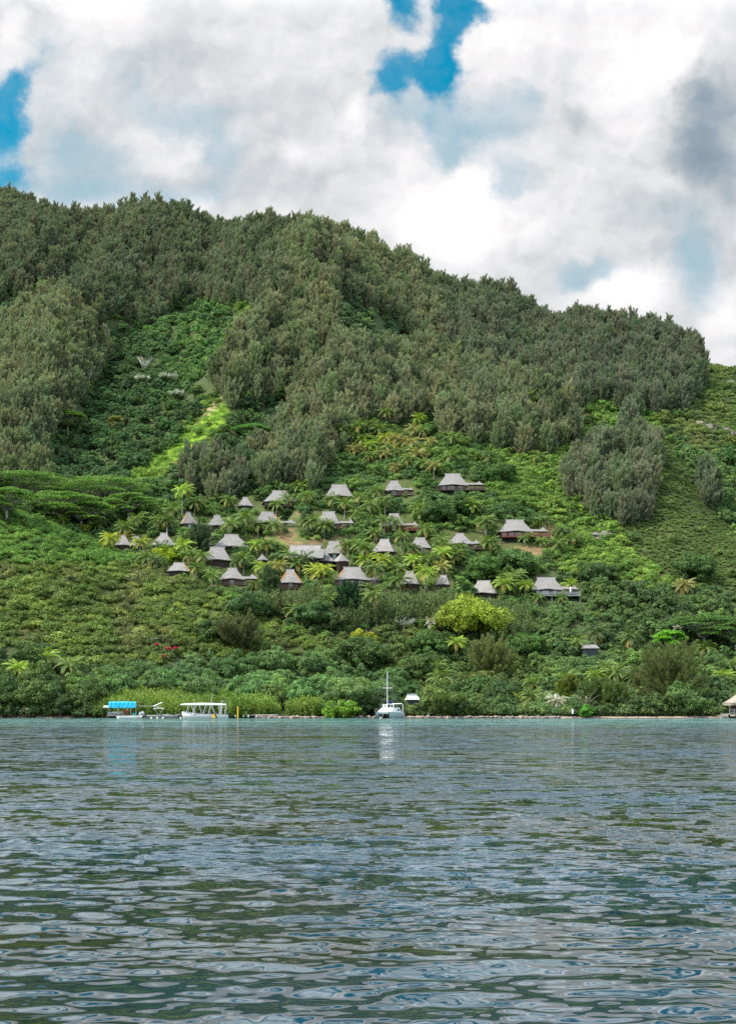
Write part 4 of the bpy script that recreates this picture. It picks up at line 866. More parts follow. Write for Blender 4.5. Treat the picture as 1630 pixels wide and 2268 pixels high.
# ---------------------------------------------------------------- scatter
HB = [(a/K, b/K, c/K, e/K, d) for a, b, c, e, d in HOUSES]
def clear_of_houses(x, y, z, rad, h):
    """1 where a plant would not stand in, or in front of, a building"""
    u, vb = proj(x, y, z); vt = HY-F*(z+h-CH)/y; ru = F*rad/y; ok = np.ones(x.shape, bool)
    for a, b, c, e, d in HB:
        pad = 3 if d > 300 else 0
        ok &= ~((u+ru*.75 > a) & (u-ru*.75 < b) & (vt < e-2) & (y < d+1.0) & (y > d-160) & (vb > c))
        ok &= ~((u+ru*.5 > a) & (u-ru*.5 < b) & (y >= d-1.5) & (y < d+11) )
    return ok
INST = []                                    # (kind, proto, x, y, z, scale, rz, tint, zone name, radius, height)
def scatter(kind, want, spacing, hs_, scale, prob=1., seed=1, dmax=860, dmin=286, sink=.0):
    r = np.random.default_rng(seed); rad, h = RAD[kind]; hh = hs_
    ys = np.arange(dmin, dmax, spacing*.9)
    X = []; Y = []
    for i, y in enumerate(ys):
        w0 = -1200/F*y; w1 = 1200/F*y; xs = np.arange(w0, w1, spacing)+(i % 2)*spacing/2
        X.append(xs+r.uniform(-.8, .8, len(xs))*spacing); Y.append(np.full(len(xs), y)+r.uniform(-.8, .8, len(xs))*spacing)
    x = np.concatenate(X); y = np.concatenate(Y); y = np.maximum(y, np.where(CX+F*x/y > 560, 289.2, 286.8)); z = H(x, y); u, v = proj(x, y, z+hh); z0 = zone(u, v)
    zk = np.array([ZK[i] for i in z0]); ok = np.zeros(len(x), bool)
    for k_, p_ in want.items():
        m = (zk == k_) if k_ in ZK else (np.array([ZN[i] for i in z0]) == k_)
        ok |= m & (r.random(len(x)) < p_*prob)
    sc = r.uniform(scale[0], scale[1], len(x))
    ok &= clear_of_houses(x, y, z, rad*sc, h*sc)
    if kind in ('iron', 'broad', 'wispy'):
        for q in (.35, .9):
            ut, vt = proj(x, y, z+h*sc*q); ok &= ~inpoly(ut, vt, ZONES[0][2])
    for i in np.nonzero(ok)[0]:
        INST.append([kind, int(r.integers(len(PR[kind]))), x[i], y[i], z[i]-sink*sc[i], sc[i], r.uniform(0, 6.28), tint(kind, ZN[z0[i]], u[i], v[i], r), ZN[z0[i]], rad*sc[i], h*sc[i]])
scatter('iron', {'iron': .97}, 3.75, 8., (.52, .98), seed=1, sink=.6)
scatter('broad', {'iron': .10}, 5., 4., (.7, 1.1), seed=21, sink=.4)
scatter('broad', {'broad_gully': 1, 'broad_notch': 1, 'broad_left': 1, 'broad_far': .85, 'broad_albizia': 1, 'broad_right': .9, 'mixlow': .45, 'village': .38, 'bright': .12, 'rocky': .08}, 4.6, 4., (.55, 1.0), seed=2, sink=.9)
scatter('broad', {'bright': .22, 'mixlow': .35, 'broad_right': .4, 'village': .2}, 3.4, 3., (.3, .62), seed=12, sink=.5)
scatter('broadbig', {'broad_shore': 1, 'broad_low': .9, 'broad_right': .35, 'mixlow': .3}, 5.6, 5., (.5, 1.2), seed=3, dmax=352, sink=1.4)
scatter('scrub', {'bright': 1, 'rocky': .85, 'village': .95, 'broad_right': .8, 'broad_far': .5, 'broad_albizia': .6, 'broad_low': .7, 'broad_shore': .5, 'mixlow': 1, 'wispy': .5}, 2.15, 1.5, (.55, 1.3), seed=4, sink=.3)
scatter('scrubfine', {'spur': 1}, 1.15, 1., (.30, .52), seed=25, dmax=600, sink=.25)
scatter('scrubfine', {'bright': .8, 'rocky': .6}, 1.9, 1., (.4, .8), seed=26, dmax=640, sink=.25)
scatter('scrubfine', {'scrub': 1}, 1.95, 1.5, (.55, 1.15), seed=5, dmax=600, sink=.35)
scatter('scrub', {'scrub': .5, 'spur': .03, 'lime': .12}, 3.6, 2., (1.0, 1.75), seed=15, dmax=600, sink=.5)
scatter('broad', {'scrub': .35, 'spur': .02, 'lime': .12}, 5.2, 3., (.35, .62), seed=16, dmax=600, sink=.5)
scatter('wispy', {'mangrove': 1}, 2.0, 3., (.6, 1.1), seed=6, dmax=340, sink=.2)
scatter('wispy', {'wispy': 1}, 2.3, 3., (.8, 1.5), seed=7, dmin=330, dmax=420, sink=.2)
scatter('fern', {'bright': .12, 'village': .45, 'mixlow': .12}, 2.8, 1., (.6, 1.2), seed=8, dmax=560)
scatter('tuft', {'lime': 1}, 1.9, .4, (.7, 1.2), seed=9, dmin=420, dmax=640)

# ---------------------------------------------------------------- palms (photo pixels of the crown centre, 2500 wide; crown radius; tint)
PT = {'g': (.085, .125, .030), 'y': (.19, .215, .03), 'l': (.15, .21, .03), 'd': (.055, .085, .026), 's': (.26, .25, .21), 'o': (.16, .15, .05)}
def c1(l): return [(350+a/2.0375, 1550+b/2.0375, k, h) for a, b, k, h in l]
def c2(l): return [(1050+a/2.5077, 1550+b/2.5077, k, h) for a, b, k, h in l]
def c3(l): return [(1500+a/2.7167, 1700+b/2.7167, k, h) for a, b, k, h in l]
def c7(l): return [(1150+a/2.7167, 1350+b/2.7167, k, h) for a, b, k, h in l]
PALMS = (c1([(555,240,'l',8),(1410,280,'g',5),(1205,345,'g',6),(1280,300,'g',6),(875,310,'g',5),(640,330,'g',5),(490,385,'g',6),(440,450,'d',7),(385,450,'g',6),(240,440,'g',6),(150,500,'g',5),(45,570,'y',5),(150,580,'o',4),(260,600,'y',5),(410,640,'d',5),(880,480,'g',6),(985,440,'g',7),(1080,495,'g',5),(1185,480,'g',4),(1410,450,'d',6),(1540,490,'g',5),(560,620,'l',5),(600,690,'g',5),(650,775,'g',5),(755,835,'g',5),(310,700,'g',4),(370,730,'d',4),(975,715,'g',5),(940,730,'d',4),(1140,620,'g',6),(1060,620,'l',4),(1290,690,'g',5),(1390,725,'d',5),(1100,775,'l',4),(1210,770,'o',5),(1530,790,'y',5),(1480,800,'y',4),(1060,890,'g',3),(1370,225,'g',4),(570,560,'g',5),(690,700,'g',4),(1350,760,'g',4)])
 + c2([(200,365,'g',5),(310,420,'g',6),(430,350,'g',6),(520,420,'g',6),(640,380,'g',7),(575,310,'g',6),(400,500,'g',4),(930,440,'g',6),(960,490,'g',5),(40,560,'g',5),(140,610,'g',4),(650,560,'g',6),(740,570,'g',5),(560,650,'g',4),(790,690,'g',5),(990,630,'g',6),(880,800,'g',5),(840,790,'d',5),(1390,430,'l',6),(1310,380,'g',5),(1510,560,'g',6),(1540,740,'g',5),(1190,790,'g',5),(1140,830,'l',4),(1120,720,'g',5),(1240,860,'g',5),(490,800,'g',6),(430,760,'g',5),(330,770,'g',5),(625,890,'y',4),(560,960,'g',5),(890,890,'l',4),(1000,1000,'l',7),(770,1060,'g',4),(540,1150,'g',5),(1290,790,'g',4),(1130,960,'o',4),(750,980,'g',4),(1640,1060,'g',5),(1060,870,'g',4),(480,900,'l',4),(1000,900,'g',4)])
 + c3([(270,55,'g',6),(400,200,'g',7),(440,400,'g',4),(770,355,'g',3),(935,385,'g',3),(580,780,'l',6),(690,700,'g',6),(775,790,'l',6),(640,740,'g',6),(885,900,'g',3),(1110,900,'g',3),(1190,775,'l',2),(1070,400,'g',4),(1195,365,'g',4),(1100,290,'d',4),(1140,300,'d',4),(960,200,'d',5)])
 + c7([(440,150,'g',7),(190,265,'g',8),(285,255,'g',6),(12,310,'g',7),(120,350,'g',5),(370,290,'g',6),(745,195,'l',7),(530,375,'o',7),(780,310,'g',6),(670,420,'o',6),(840,415,'o',7),(440,380,'y',6),(1070,370,'g',6),(700,300,'o',5),(150,480,'o',4),(290,440,'l',4),(430,530,'o',4),(280,545,'g',4),(1040,545,'g',6),(560,500,'g',5),(640,565,'g',5),(780,610,'g',5),(880,640,'o',5),(520,640,'o',3),(1390,540,'d',5),(600,350,'g',5),(720,520,'o',5),(830,510,'g',4),(350,520,'y',3),(230,390,'l',4),(480,470,'o',4)])
 + [(1117,2040,'g',5),(1268,2028,'g',9),(1005,2075,'g',4),(1482,2268,'g',4),(1497,2305,'g',4),(1551,2188,'l',5),(1465,2120,'s',3),
    (66,2272,'l',5),(157,2235,'l',4),(240,2260,'g',4),(884,2250,'g',3),(1040,2270,'g',3),(216,1768,'l',3),(283,1795,'y',3),(335,1785,'g',4),(422,1792,'g',4),
    (2024,2148,'d',6),(2145,2170,'d',7),(2310,2140,'s',3),(2325,1992,'o',4),(1958,2190,'g',4),(1832,1988-435,'g',4),
    (1915,2310,'g',4),(1935,2345,'l',4),(1908,2375,'g',3),(1812,2325,'g',4),(1806,2365,'g',4),(1853,2372,'g',3),(1893,2385,'s',2),(2022,2298,'l',5),(2092,2290,'g',5),(2163,2300,'d',5),(2218,2290,'g',5),(2215,2335,'g',4),(2395,2205,'g',4),(2060,2272,'g',5),(1755,2372,'y',2),(2460,2300,'l',4),(2490,2260,'g',4)])
palms = []
r = np.random.default_rng(77)
for i, (sx, sy, k, h) in enumerate(PALMS):
    u, v = sx/K, sy/K; h = h if h > 7 else max(2, round(h*.72)); d = findd(u, v, h); x = (u-CX)/F*d; z = float(H(x, d)); vis = 3.4
    sc = r.uniform(.80, 1.05)*(1.0 if h > 2 else .72)
    palms.append((x, d, z, h, k, sc, u, v))

# ---------------------------------------------------------------- feature trees (crown centre u, v; half width px; kind; tint; label)
FT = [
 ('flat', 60, 1075, 105, (.055, .095, .022), 'wide flat topped tree in layered tiers at the left edge above the scrub hill', 'umbrella_tree', 11),
 ('flat', 135, 1118, 90, (.060, .105, .022), 'layered flat crowned tree in front of the two widest umbrella trees', 'umbrella_tree', 10),
 ('flat', 235, 1085, 100, (.060, .105, .024), 'broad layered umbrella tree left of the lone yellow tipped palm', 'umbrella_tree', 10),
 ('flat', 180, 1135, 75, (.062, .112, .022), 'lower spreading umbrella tree touching the scrub crest', 'umbrella_tree', 9),
 ('flat', 285, 1118, 60, (.058, .105, .024), 'umbrella tree with bare grey limbs showing, next to the first palms', 'umbrella_tree', 9),
 ('flat', 15, 1110, 70, (.055, .10, .022), 'umbrella tree cut by the left edge of the view', 'umbrella_tree', 9),
 ('flat', 150, 930, 42, (.050, .085, .022), 'dark layered tree below the left ironwood spur', 'umbrella_tree', 9),
 ('flat', 560, 960, 45, (.050, .110, .030), 'layered green tree beside the lime grass strip', 'umbrella_tree', 8),
 ('flat', 1560, 1392, 78, (.040, .075, .020), 'large dark spreading tree at the lower right', 'umbrella_tree', 9),
 ('flat', 1630, 1405, 55, (.042, .08, .02), 'dark spreading tree cut by the right edge', 'umbrella_tree', 9),
 ('flat', 1487, 1418, 40, (.075, .170, .018), 'bright green flat crowned tree with pale trunks at the lower right', 'umbrella_tree', 6),
 ('yellow', 1035, 1385, 84, (.235, .29, .034), 'big round yellow leaved tree below the lower bungalows', 'yellow_tree', 6),
 ('dome', 812, 1408, 33, (.14, .17, .018), 'small yellow green dome shaped tree with bare stems beneath', 'yellow_tree', 4),
 ('dome', 362, 1226, 36, (.16, .24, .015), 'round lime yellow shrub in front of the left village bungalow', 'yellow_tree', 2),
 ('dome', 968, 1135, 50, (.038, .085, .026), 'large dense dark tree between the red railed bungalow and the right palms', 'round_tree', 7),
 ('dome', 1015, 1120, 35, (.042, .09, .026), 'dark tree touching the stilts of the highest bungalow', 'round_tree', 7),
 ('dome', 1150, 1250, 52, (.050, .105, .034), 'wide leafy tree directly under the bungalow with the black underfloor', 'round_tree', 6),
 ('dome', 1085, 1265, 50, (.052, .115, .032), 'arching leafy tree left of the lowest right bungalow', 'round_tree', 5),
 ('dome', 800, 1455, 70, (.048, .095, .032), 'big dark round tree behind the mast of the catamaran', 'round_tree', 7),
 ('dome', 870, 1500, 45, (.050, .105, .036), 'leafy tree directly behind the catamaran mast', 'round_tree', 5),
 ('dome', 950, 1425, 48, (.045, .10, .03), 'dense green tree below the silver dead palm', 'round_tree', 5),
 ('dome', 1050, 1535, 62, (.048, .10, .034), 'dark rounded tree on the shore right of the white roof', 'round_tree', 6),
 ('dome', 762, 1567, 42, (.085, .185, .022), 'bright green round bush on the stone bank left of the catamaran', 'round_bush', 3),
 ('dome', 470, 1395, 38, (.038, .075, .024), 'dark green tree by the pink flowers on the scrub hill', 'round_tree', 5),
 ('dome', 1165, 1430, 50, (.042, .095, .024), 'dark leafy tree right of the feathery olive tree above the shore', 'round_tree', 5),
 ('dome', 1362, 1150-105, 5, (.05, .1, .03), '', '', 1),
 ('dome', 1432, 1455, 28, (.070, .165, .018), 'small bright green dome tree near the dark spreading trees', 'round_tree', 4),
 ('dome', 1298, 1558, 20, (.055, .17, .03), 'fresh green little tree on the beach by the white box', 'round_tree', 2.5),
 ('dome', 1320, 1270, 45, (.045, .09, .034), 'dark tree on the open slope right of the lowest bungalow', 'round_tree', 5),
 ('dome', 1545, 1265, 55, (.045, .092, .032), 'large dark tree at the foot of the right spur', 'round_tree', 5),
 ('dome', 1100, 1052, 40, (.036, .085, .024), 'low dark tree right of the highest bungalow', 'round_tree', 5),
 ('dome', 552, 1345, 52, (.045, .095, .036), 'broad dark tree below the left end of the lower bungalow row', 'round_tree', 5),
 ('dome', 690, 1362, 50, (.042, .095, .036), 'dense tree below the pyramid bungalow with orange hips', 'round_tree', 5),
 ('dome', 1592, 760, 18, (.045, .10, .03), 'round green tree alone on the skyline at the far right', 'round_tree', 4),
 ('dome', 255, 930, 20, (.10, .12, .03), 'small olive yellow tree in the green gully', 'round_tree', 4),
 ('olive', 1500, 1505, 84, (.090, .105, .040), 'large feathery ironwood on the beach near the overwater bungalow', 'ironwood_tree', 11),
 ('olive', 1440, 1520, 35, (.085, .10, .04), 'small feathery ironwood beside the large one on the beach', 'ironwood_tree', 7),
 ('olive', 1325, 1545, 36, (.075, .105, .036), 'low feathery ironwood on the pale beach by the small tree', 'ironwood_tree', 5),
 ('olive', 1365, 1548, 30, (.080, .11, .036), 'second low feathery ironwood farther along the pale beach', 'ironwood_tree', 5),
 ('olive', 1095, 1470, 60, (.115, .125, .048), 'wide olive feathery tree above the shore palms', 'ironwood_tree', 8),
 ('olive', 540, 1410, 48, (.090, .10, .045), 'feathery olive tree standing on the scrub hill by the pink flowers', 'ironwood_tree', 7),
 ('olive', 435, 1195, 26, (.060, .085, .045), 'tall thin feathery tree between the left village palms', 'ironwood_tree', 9),
 ('olive', 770, 1325, 26, (.028, .065, .028), 'dark conical tree standing under the largest lower bungalow', 'ironwood_tree', 9),
 ('olive', 600, 1290, 24, (.055, .085, .04), 'feathery tree between two lower row bungalows', 'ironwood_tree', 8),
 ('olive', 980, 1565, 22, (.075, .105, .03), 'small feathery shrub tree on the rocks beyond the white roof', 'ironwood_tree', 3.5),
 ('olive', 1255, 1530, 26, (.10, .12, .025), 'slim yellowish feathery tree between the beach palms', 'ironwood_tree', 6),
 ('bare', 320, 805, 22, (0, 0, 0), 'leafless grey tree in the green gully beneath the ridge', 'dead_tree', 8),
 ('bare', 198, 828, 12, (0, 0, 0), 'white dead trunk standing at the edge of the left spur', 'dead_tree', 9),
 ('bare', 895, 1385, 28, (0, 0, 0), 'bare grey branched tree right of the yellow green dome tree', 'dead_tree', 3.5),
 ('bare', 628, 1560, 26, (0, 0, 0), 'leafless grey shrub on the stone bank by the quay', 'dead_tree', 2.2),
 ('bare', 845, 1520-80, 14, (0, 0, 0), 'small leafless tree above the catamaran mast', 'dead_tree', 3),
]
C_BIG = {}
def crown_dome(seed, R): return crown_broad(seed, R=R, hz=R*.85, zc=R*.95, clumps=int(40+R*5), per=int(90+R*14), leaf=.46)
n_dup = {}
def set_tint(o, t): o['tint'] = [float(q) for q in t]
def ft_tint(t): return [q*1.45 for q in t]
for i, (k, u, v, hw, tn, lab, nm, hh) in enumerate(FT):
    if not lab: continue
    d = findd(u, v, hh*.62 if k not in ('dome', 'yellow') else max(hh*.5, 3)); x = (u-CX)/F*d; z = float(H(x, d)); R = hw/F*d
    t = empty(nm, (x, d, z)); tag(t, lab, {'umbrella_tree': 'umbrella tree', 'yellow_tree': 'yellow tree', 'round_tree': 'round tree', 'round_bush': 'bush', 'ironwood_tree': 'ironwood tree', 'dead_tree': 'dead tree'}[nm], None)
    HB_ok = True
    if k == 'flat':
        me, cen = crown_flat(600+i, R, hh, pads=int(18+R*1.5), per=int(190+R*14)); o = link('crown', me, t); set_tint(o, [q*1.8 for q in ft_tint(tn)]); m = MB()
        m.tube([(0, 0, -1.5), (0, 0, hh*.35)], [.45, .32], 7)
        for c_, pr in cen: m.tube([(0, 0, hh*.33), (c_[0]*.45, c_[1]*.45, hh*.35+(c_[2]-hh*.35)*.6), (c_[0], c_[1], c_[2]-.15)], [.2, .12, .04], 5)
        link('trunk', m.mesh('trunk', M['palebark'], True), t)
    elif k in ('dome', 'yellow'):
        me = crown_broad(600+i, R=R, hz=min(R*.8, max(hh*.6, R*.62)), zc=max(hh*.5, R*.5), lobes=6+i % 3, clumps=int(66+R*9), per=int(90+R*16), leaf=.42 if d < 320 else .5); o = link('crown', me, t); set_tint(o, ft_tint(tn) if k == 'yellow' else [q*w for q, w in zip(ft_tint(tn), (1.4, 1.2, 1))])
        link('trunk', T_BROAD[i % 3], t)
    elif k == 'olive':
        me = crown_iron(600+i, h=hh*1.15, R=R*1.05 if R < 5 else R*.95, plumes=int(60+R*12), per=210, base=.08, fine=.8); o = link('crown', me, t); set_tint(o, ft_tint(tn))
        link('trunk', T_IRON[i % 3], t).scale = (1, 1, hh/12)
    else:
        rr = random.Random(i); m = MB(); m.tube([(0, 0, -1), (0, 0, hh*.35)], [.28, .2], 6)
        for q in range(16):
            a = q*2.399; s = rr.uniform(.6, 1); p1 = Vector((math.cos(a)*R*.35*s, math.sin(a)*R*.35*s, hh*rr.uniform(.5, .65))); p2 = Vector((math.cos(a)*R*s, math.sin(a)*R*s, hh*rr.uniform(.75, 1.1)))
            m.tube([(0, 0, hh*.3), p1, p2], [.13, .09, .03], 5)
            for w in range(3): m.tube([p1.lerp(p2, .3+.2*w), p1.lerp(p2, .3+.2*w)+Vector((rr.uniform(-1, 1), rr.uniform(-1, 1), rr.uniform(.4, 1.3)))*R*.22], [.05, .015], 4)
        link('branches', m.mesh('branches', M['deadwood'], True), t)
    INST_block = (u, v, hw, d, hh); C_BIG[i] = (x, d, R)
# drop scattered plants that stand inside or right in front of a feature tree or a palm trunk
def thin():
    global INST
    a = np.array([[q[2], q[3], q[4], q[9], q[10]] for q in INST]); keep = np.ones(len(a), bool)
    for i, (k, u, v, hw, tn, lab, nm, hh) in enumerate(FT):
        if i not in C_BIG: continue
        x, d, R = C_BIG[i]; dd = np.hypot(a[:, 0]-x, a[:, 1]-d); keep &= ~((dd < R*.7) & (a[:, 3] > 2.2))
        au, av = proj(a[:, 0], a[:, 1], a[:, 2]+a[:, 4])
        keep &= ~((np.abs(au-u) < hw*.8) & (av < v+hh*F/d*.12) & (a[:, 1] < d-R*.5) & (a[:, 1] > d-45) & (av < v-hh*F/d*.1))
    for x, d, z, h, k, sc, u, v in palms:
        au, av = proj(a[:, 0], a[:, 1], a[:, 2]+a[:, 4]); pr = 2.6*sc*F/d
        keep &= ~((np.abs(au-u) < pr) & (av < v+pr*.35) & (a[:, 1] < d+1) & (a[:, 1] > d-40) & (a[:, 4] > 1.2))
    INST = [q for q, b in zip(INST, keep) if b]
thin()

# ---------------------------------------------------------------- which show largest: paint them far to near
def seen():
    W_, H_ = 815, 1134; buf = np.full((H_, W_), -1, np.int32)
    items = [(q[3], q[2], q[4], q[9], q[10], i) for i, q in enumerate(INST)]
    dsurf = []
    for (d, x, z, rad, h, i) in sorted(items, key=lambda s: -s[0]):
        u, v = proj(x, d, z+h*.5); ru = max(1, rad*F/d/2); rv = max(1, h*.5*F/d/2); cx, cy = u/2, v/2
        x0, x1, y0, y1 = int(max(0, cx-ru)), int(min(W_, cx+ru+1)), int(max(0, cy-rv)), int(min(H_, cy+rv+1))
        if x0 >= x1 or y0 >= y1: continue
        yy, xx = np.mgrid[y0:y1, x0:x1]; m = ((xx-cx)/ru)**2+((yy-cy)/rv)**2 < 1; buf[y0:y1, x0:x1][m] = i
    return np.bincount(buf[buf >= 0].ravel(), minlength=len(INST))
cnt = seen()
for q, c in zip(INST, cnt): q.append(int(c))
print('plants', len(INST), {k: (sum(q[0] == k for q in INST), sum(q[0] == k and q[-1] > 0 for q in INST)) for k in PR})

# ---------------------------------------------------------------- single trees and palms as things
WHERE = {'the left spur': 'dense ironwood stand covering the left spur', 'the highest ridge': 'ironwood forest on the highest ridge', 'the right skyline ridge': 'ironwoods lining the right skyline ridge', 'the central spur': 'pale olive ironwoods on the central spur',
 'the clump on the right slope': 'ironwood clump standing alone on the right slope', 'the edge behind the right spur': 'few pale ironwoods behind the edge of the right spur', 'the slope above the village': 'ironwoods on the slope just above the village',
 'broad_gully': 'leafy trees filling the green gully', 'broad_notch': 'leafy trees in the notch of the ironwood ridge', 'broad_left': 'leafy trees at the left edge between two ironwood stands', 'broad_far': 'leafy trees on the far slope behind the right spur', 'broad_albizia': 'dark trees under the umbrella trees',
 'broad_right': 'leafy trees on the lower right slope', 'mixlow': 'leafy trees between the village and the shore', 'village': 'leafy trees between the thatched bungalows', 'bright': 'leafy trees on the bright green shrub slope', 'rocky': 'leafy trees on the rocky slope at the far right',
 'broad_shore': 'large dark trees at the water on the left', 'broad_low': 'leafy trees above the mangroves'}
def choose(kinds, n): return set(sorted([i for i, q in enumerate(INST) if q[0] in kinds and q[-1] > 0], key=lambda i: -INST[i][-1])[:n])
nf = sum(1 for f in FT if f[6] == 'ironwood_tree'); A = choose(('iron',), 300-nf); B = choose(('broad', 'broadbig'), 298)
TB = {}
for i in sorted(A | B):
    kind, pi_, x, y, z, sc, rz, tn, zn, rad, h, c = INST[i]; iron = kind == 'iron'
    t = empty('ironwood_tree' if iron else 'broadleaf_tree', (x, y, z), rz); t.scale = (sc, sc, sc*1.28 if iron else sc)
    tag(t, ('feathery ironwood tree, one of the ' if iron else 'rounded green tree, one of the ')+WHERE.get(zn, 'leafy trees on the slope').replace('dense ironwood stand', 'dense stand'), 'ironwood tree' if iron else 'broadleaf tree', WHERE.get(zn, zn))
    o = link('crown', PR[kind][pi_], t); set_tint(o, tn); link('trunk', (T_IRON if iron else T_BROAD)[i % 3], t)
INST = [q for i, q in enumerate(INST) if i not in A and i not in B]
PTR = {}
def palm_where(u, v):
    b = min(HOUSE_L, key=lambda q: (q[0]-u)**2+(q[1]-v)**2) if HOUSE_L else None
    return b
HOUSE_L = []
look = {'g': 'green', 'y': 'yellow fronded', 'l': 'light green', 'd': 'dark green', 's': 'silvery withered', 'o': 'yellowing'}
LM = [((920,1075), 'the highest stilted bungalow'), ((875,1078), 'the small porch bungalow of the top row'), ((752,1085), 'the plain top row bungalow'), ((619,1100), 'the bungalow with the white front window'), ((544,1110), 'the small pyramid hut'), ((415,1147), 'the narrow orange lined bungalow'), ((480,1152), 'the lone square bungalow'),
 ((592,1145), 'the orange hipped bungalow over the lawn'), ((728,1146), 'the bungalow with the pointed gazebo'), ((880,1150), 'the red railed bungalow among palms'), ((275,1196), 'the farthest left roof'), ((362,1193), 'the lime shrub'), ((512,1197), 'the wide roof below the lawn'), ((482,1226), 'the broad dark roof'),
 ((395,1255), 'the roof sunk in scrub'), ((515,1270), 'the left end of the lower row'), ((643,1276), 'the pyramid bungalow'), ((680,1220), 'the long hall'), ((755,1232), 'the pointed pavilion'), ((852,1207), 'the blue windowed bungalow'), ((930,1202), 'the bungalow over the dark drop'), ((1018,1193), 'the bungalow below the dark tree'),
 ((780,1272), 'the largest lower bungalow'), ((907,1280), 'the roof behind the leafy tree'), ((980,1284), 'the small pale roof'), ((1072,1300), 'the long half hidden roof'), ((1145,1165), 'the bungalow with the black underfloor'), ((1210,1292), 'the lowest right bungalow'),
 ((860,1550), 'the catamaran'), ((1500,1520), 'the big beach ironwood'), ((1268,1565), 'the white box on the beach'), ((100,1480), 'the dark trees at the left shore'), ((1035,1364), 'the big yellow tree'), ((1300,1430), 'the roof in the lower right woods'), ((235,1100), 'the umbrella trees'), ((930,965), 'the ironwoods of the palm grove edge'), ((790,960), 'the left end of the palm grove'), ((860,1000), 'the bottom of the palm grove'), ((540,1440), 'the olive tree on the scrub hill')]
def side(du, dv):
    if abs(du) > abs(dv)*1.3: return 'right of' if du > 0 else 'left of'
    return 'above' if dv < 0 else 'below'
used = {}; T_PALM = {}
for i, (x, y, z, h, k, sc, u, v) in enumerate(palms):
    nm = min(LM, key=lambda q: math.hypot(q[0][0]-u, (q[0][1]-v)))
    size = 'tall' if h >= 7 else 'short' if h <= 4 else ''
    lab = (size+' '+look[k]+' coconut palm '+side(u-nm[0][0], v-nm[0][1])+' '+nm[1]).strip()
    used.setdefault(lab, []).append(i)
PAIR = {2: ['the lower of two', 'the upper of two'], 3: ['lowest of three', 'middle of three', 'uppermost of three'], 4: ['lowest of four', 'second lowest of four', 'second highest of four', 'highest of four'], 5: ['lowest of five', 'second lowest of five', 'middle of five', 'second highest of five', 'highest of five']}
for lab, ii in used.items():
    ii = sorted(ii, key=lambda i: -palms[i][7])
    for n, i in enumerate(ii):
        x, y, z, h, k, sc, u, v = palms[i]; lb = lab
        if len(ii) in PAIR: lb = lab.replace('coconut palm', 'palm')+', '+PAIR[len(ii)][n]
        t = empty('coconut_palm', (x, y, z), 0); tag(t, lb, 'palm tree', 'coconut palms of the hillside')
        key = (round(h), i % 3)
        if key not in T_PALM: T_PALM[key] = trunk_mesh(round(h), .17, .10, .12*h, i, 'palebark')
        link('trunk', T_PALM[key], t)
        o = link('crown', PR['palm'][(i*5) % 6], t, (0, 0, round(h))); o.rotation_euler = (r.uniform(-.12, .12), r.uniform(-.12, .12), r.uniform(0, 6.28)); o.scale = (sc, sc, sc)
        tn = np.array(PT[k])*r.uniform(.85, 1.25)*1.7; set_tint(o, tn)
# pink flowering shrubs and cream blossom in the gully
for i, (u, v, hw, mt, lab) in enumerate([(372,1440,6,'pink','bright pink bougainvillea, largest on the scrub hill'),(345,1430,7,'pink','thin pink bougainvillea above the biggest one'),(390,1438,6,'pink','reddish bougainvillea right of the biggest one'),(362,1456,4,'pink','small pink bougainvillea lowest on the scrub hill'),(566,1390,5,'pink','red flowered shrub above the feathery olive tree'),(552,1403,3,'pink','small red flowering shrub, lowest of the upper three'),(530,1412-40,4,'pink','red flowered shrub, leftmost of the upper three'),
  (316,838,16,'blossom','cream blossoming tree under the bare grey gully tree'),(368,835,22,'blossom','widest cream blossoming tree in the green gully'),(390,872,16,'blossom','lowest cream blossoming tree in the green gully'),(735,1300,4,'blossom','')]):
    if not lab: continue
    d = findd(u, v, 5.5 if mt == 'blossom' else 2.2); x = (u-CX)/F*d; z = float(H(x, d)); R = hw/F*d; c = Crown(); rg = np.random.default_rng(900+i)
    t = empty('flowering_tree' if mt == 'blossom' else 'bougainvillea_shrub', (x, d, z)); tag(t, lab, 'flowering tree' if mt == 'blossom' else 'flowering shrub'); hz = 6. if mt == 'blossom' else 2.4
    for q in range(14 if mt == 'blossom' else 7):
        o_ = np.array([rg.uniform(-1, 1)*R, rg.uniform(-.6, .6)*R, hz+rg.uniform(-.22, .22)*R]); n = rdir(rg, 60); V, Q = cards(o_+n*R*.2, rdir(rg, 60), n, .34, .28); c.add(V, Q, .5)
    link('blossoms', c.mesh('blossoms', M[mt]), t)
    o = link('crown', PR['scrub'][i % 6], t, (0, 0, hz-2.2)); s = max(.6, R/2); o.scale = (s, s, 1.); set_tint(o, (.07, .11, .03))
    MB().tube([(0, 0, -.8), (0, 0, hz-1.5 if hz > 3 else .8)], [.14, .08], 6).build('trunk', M['bark'], t)

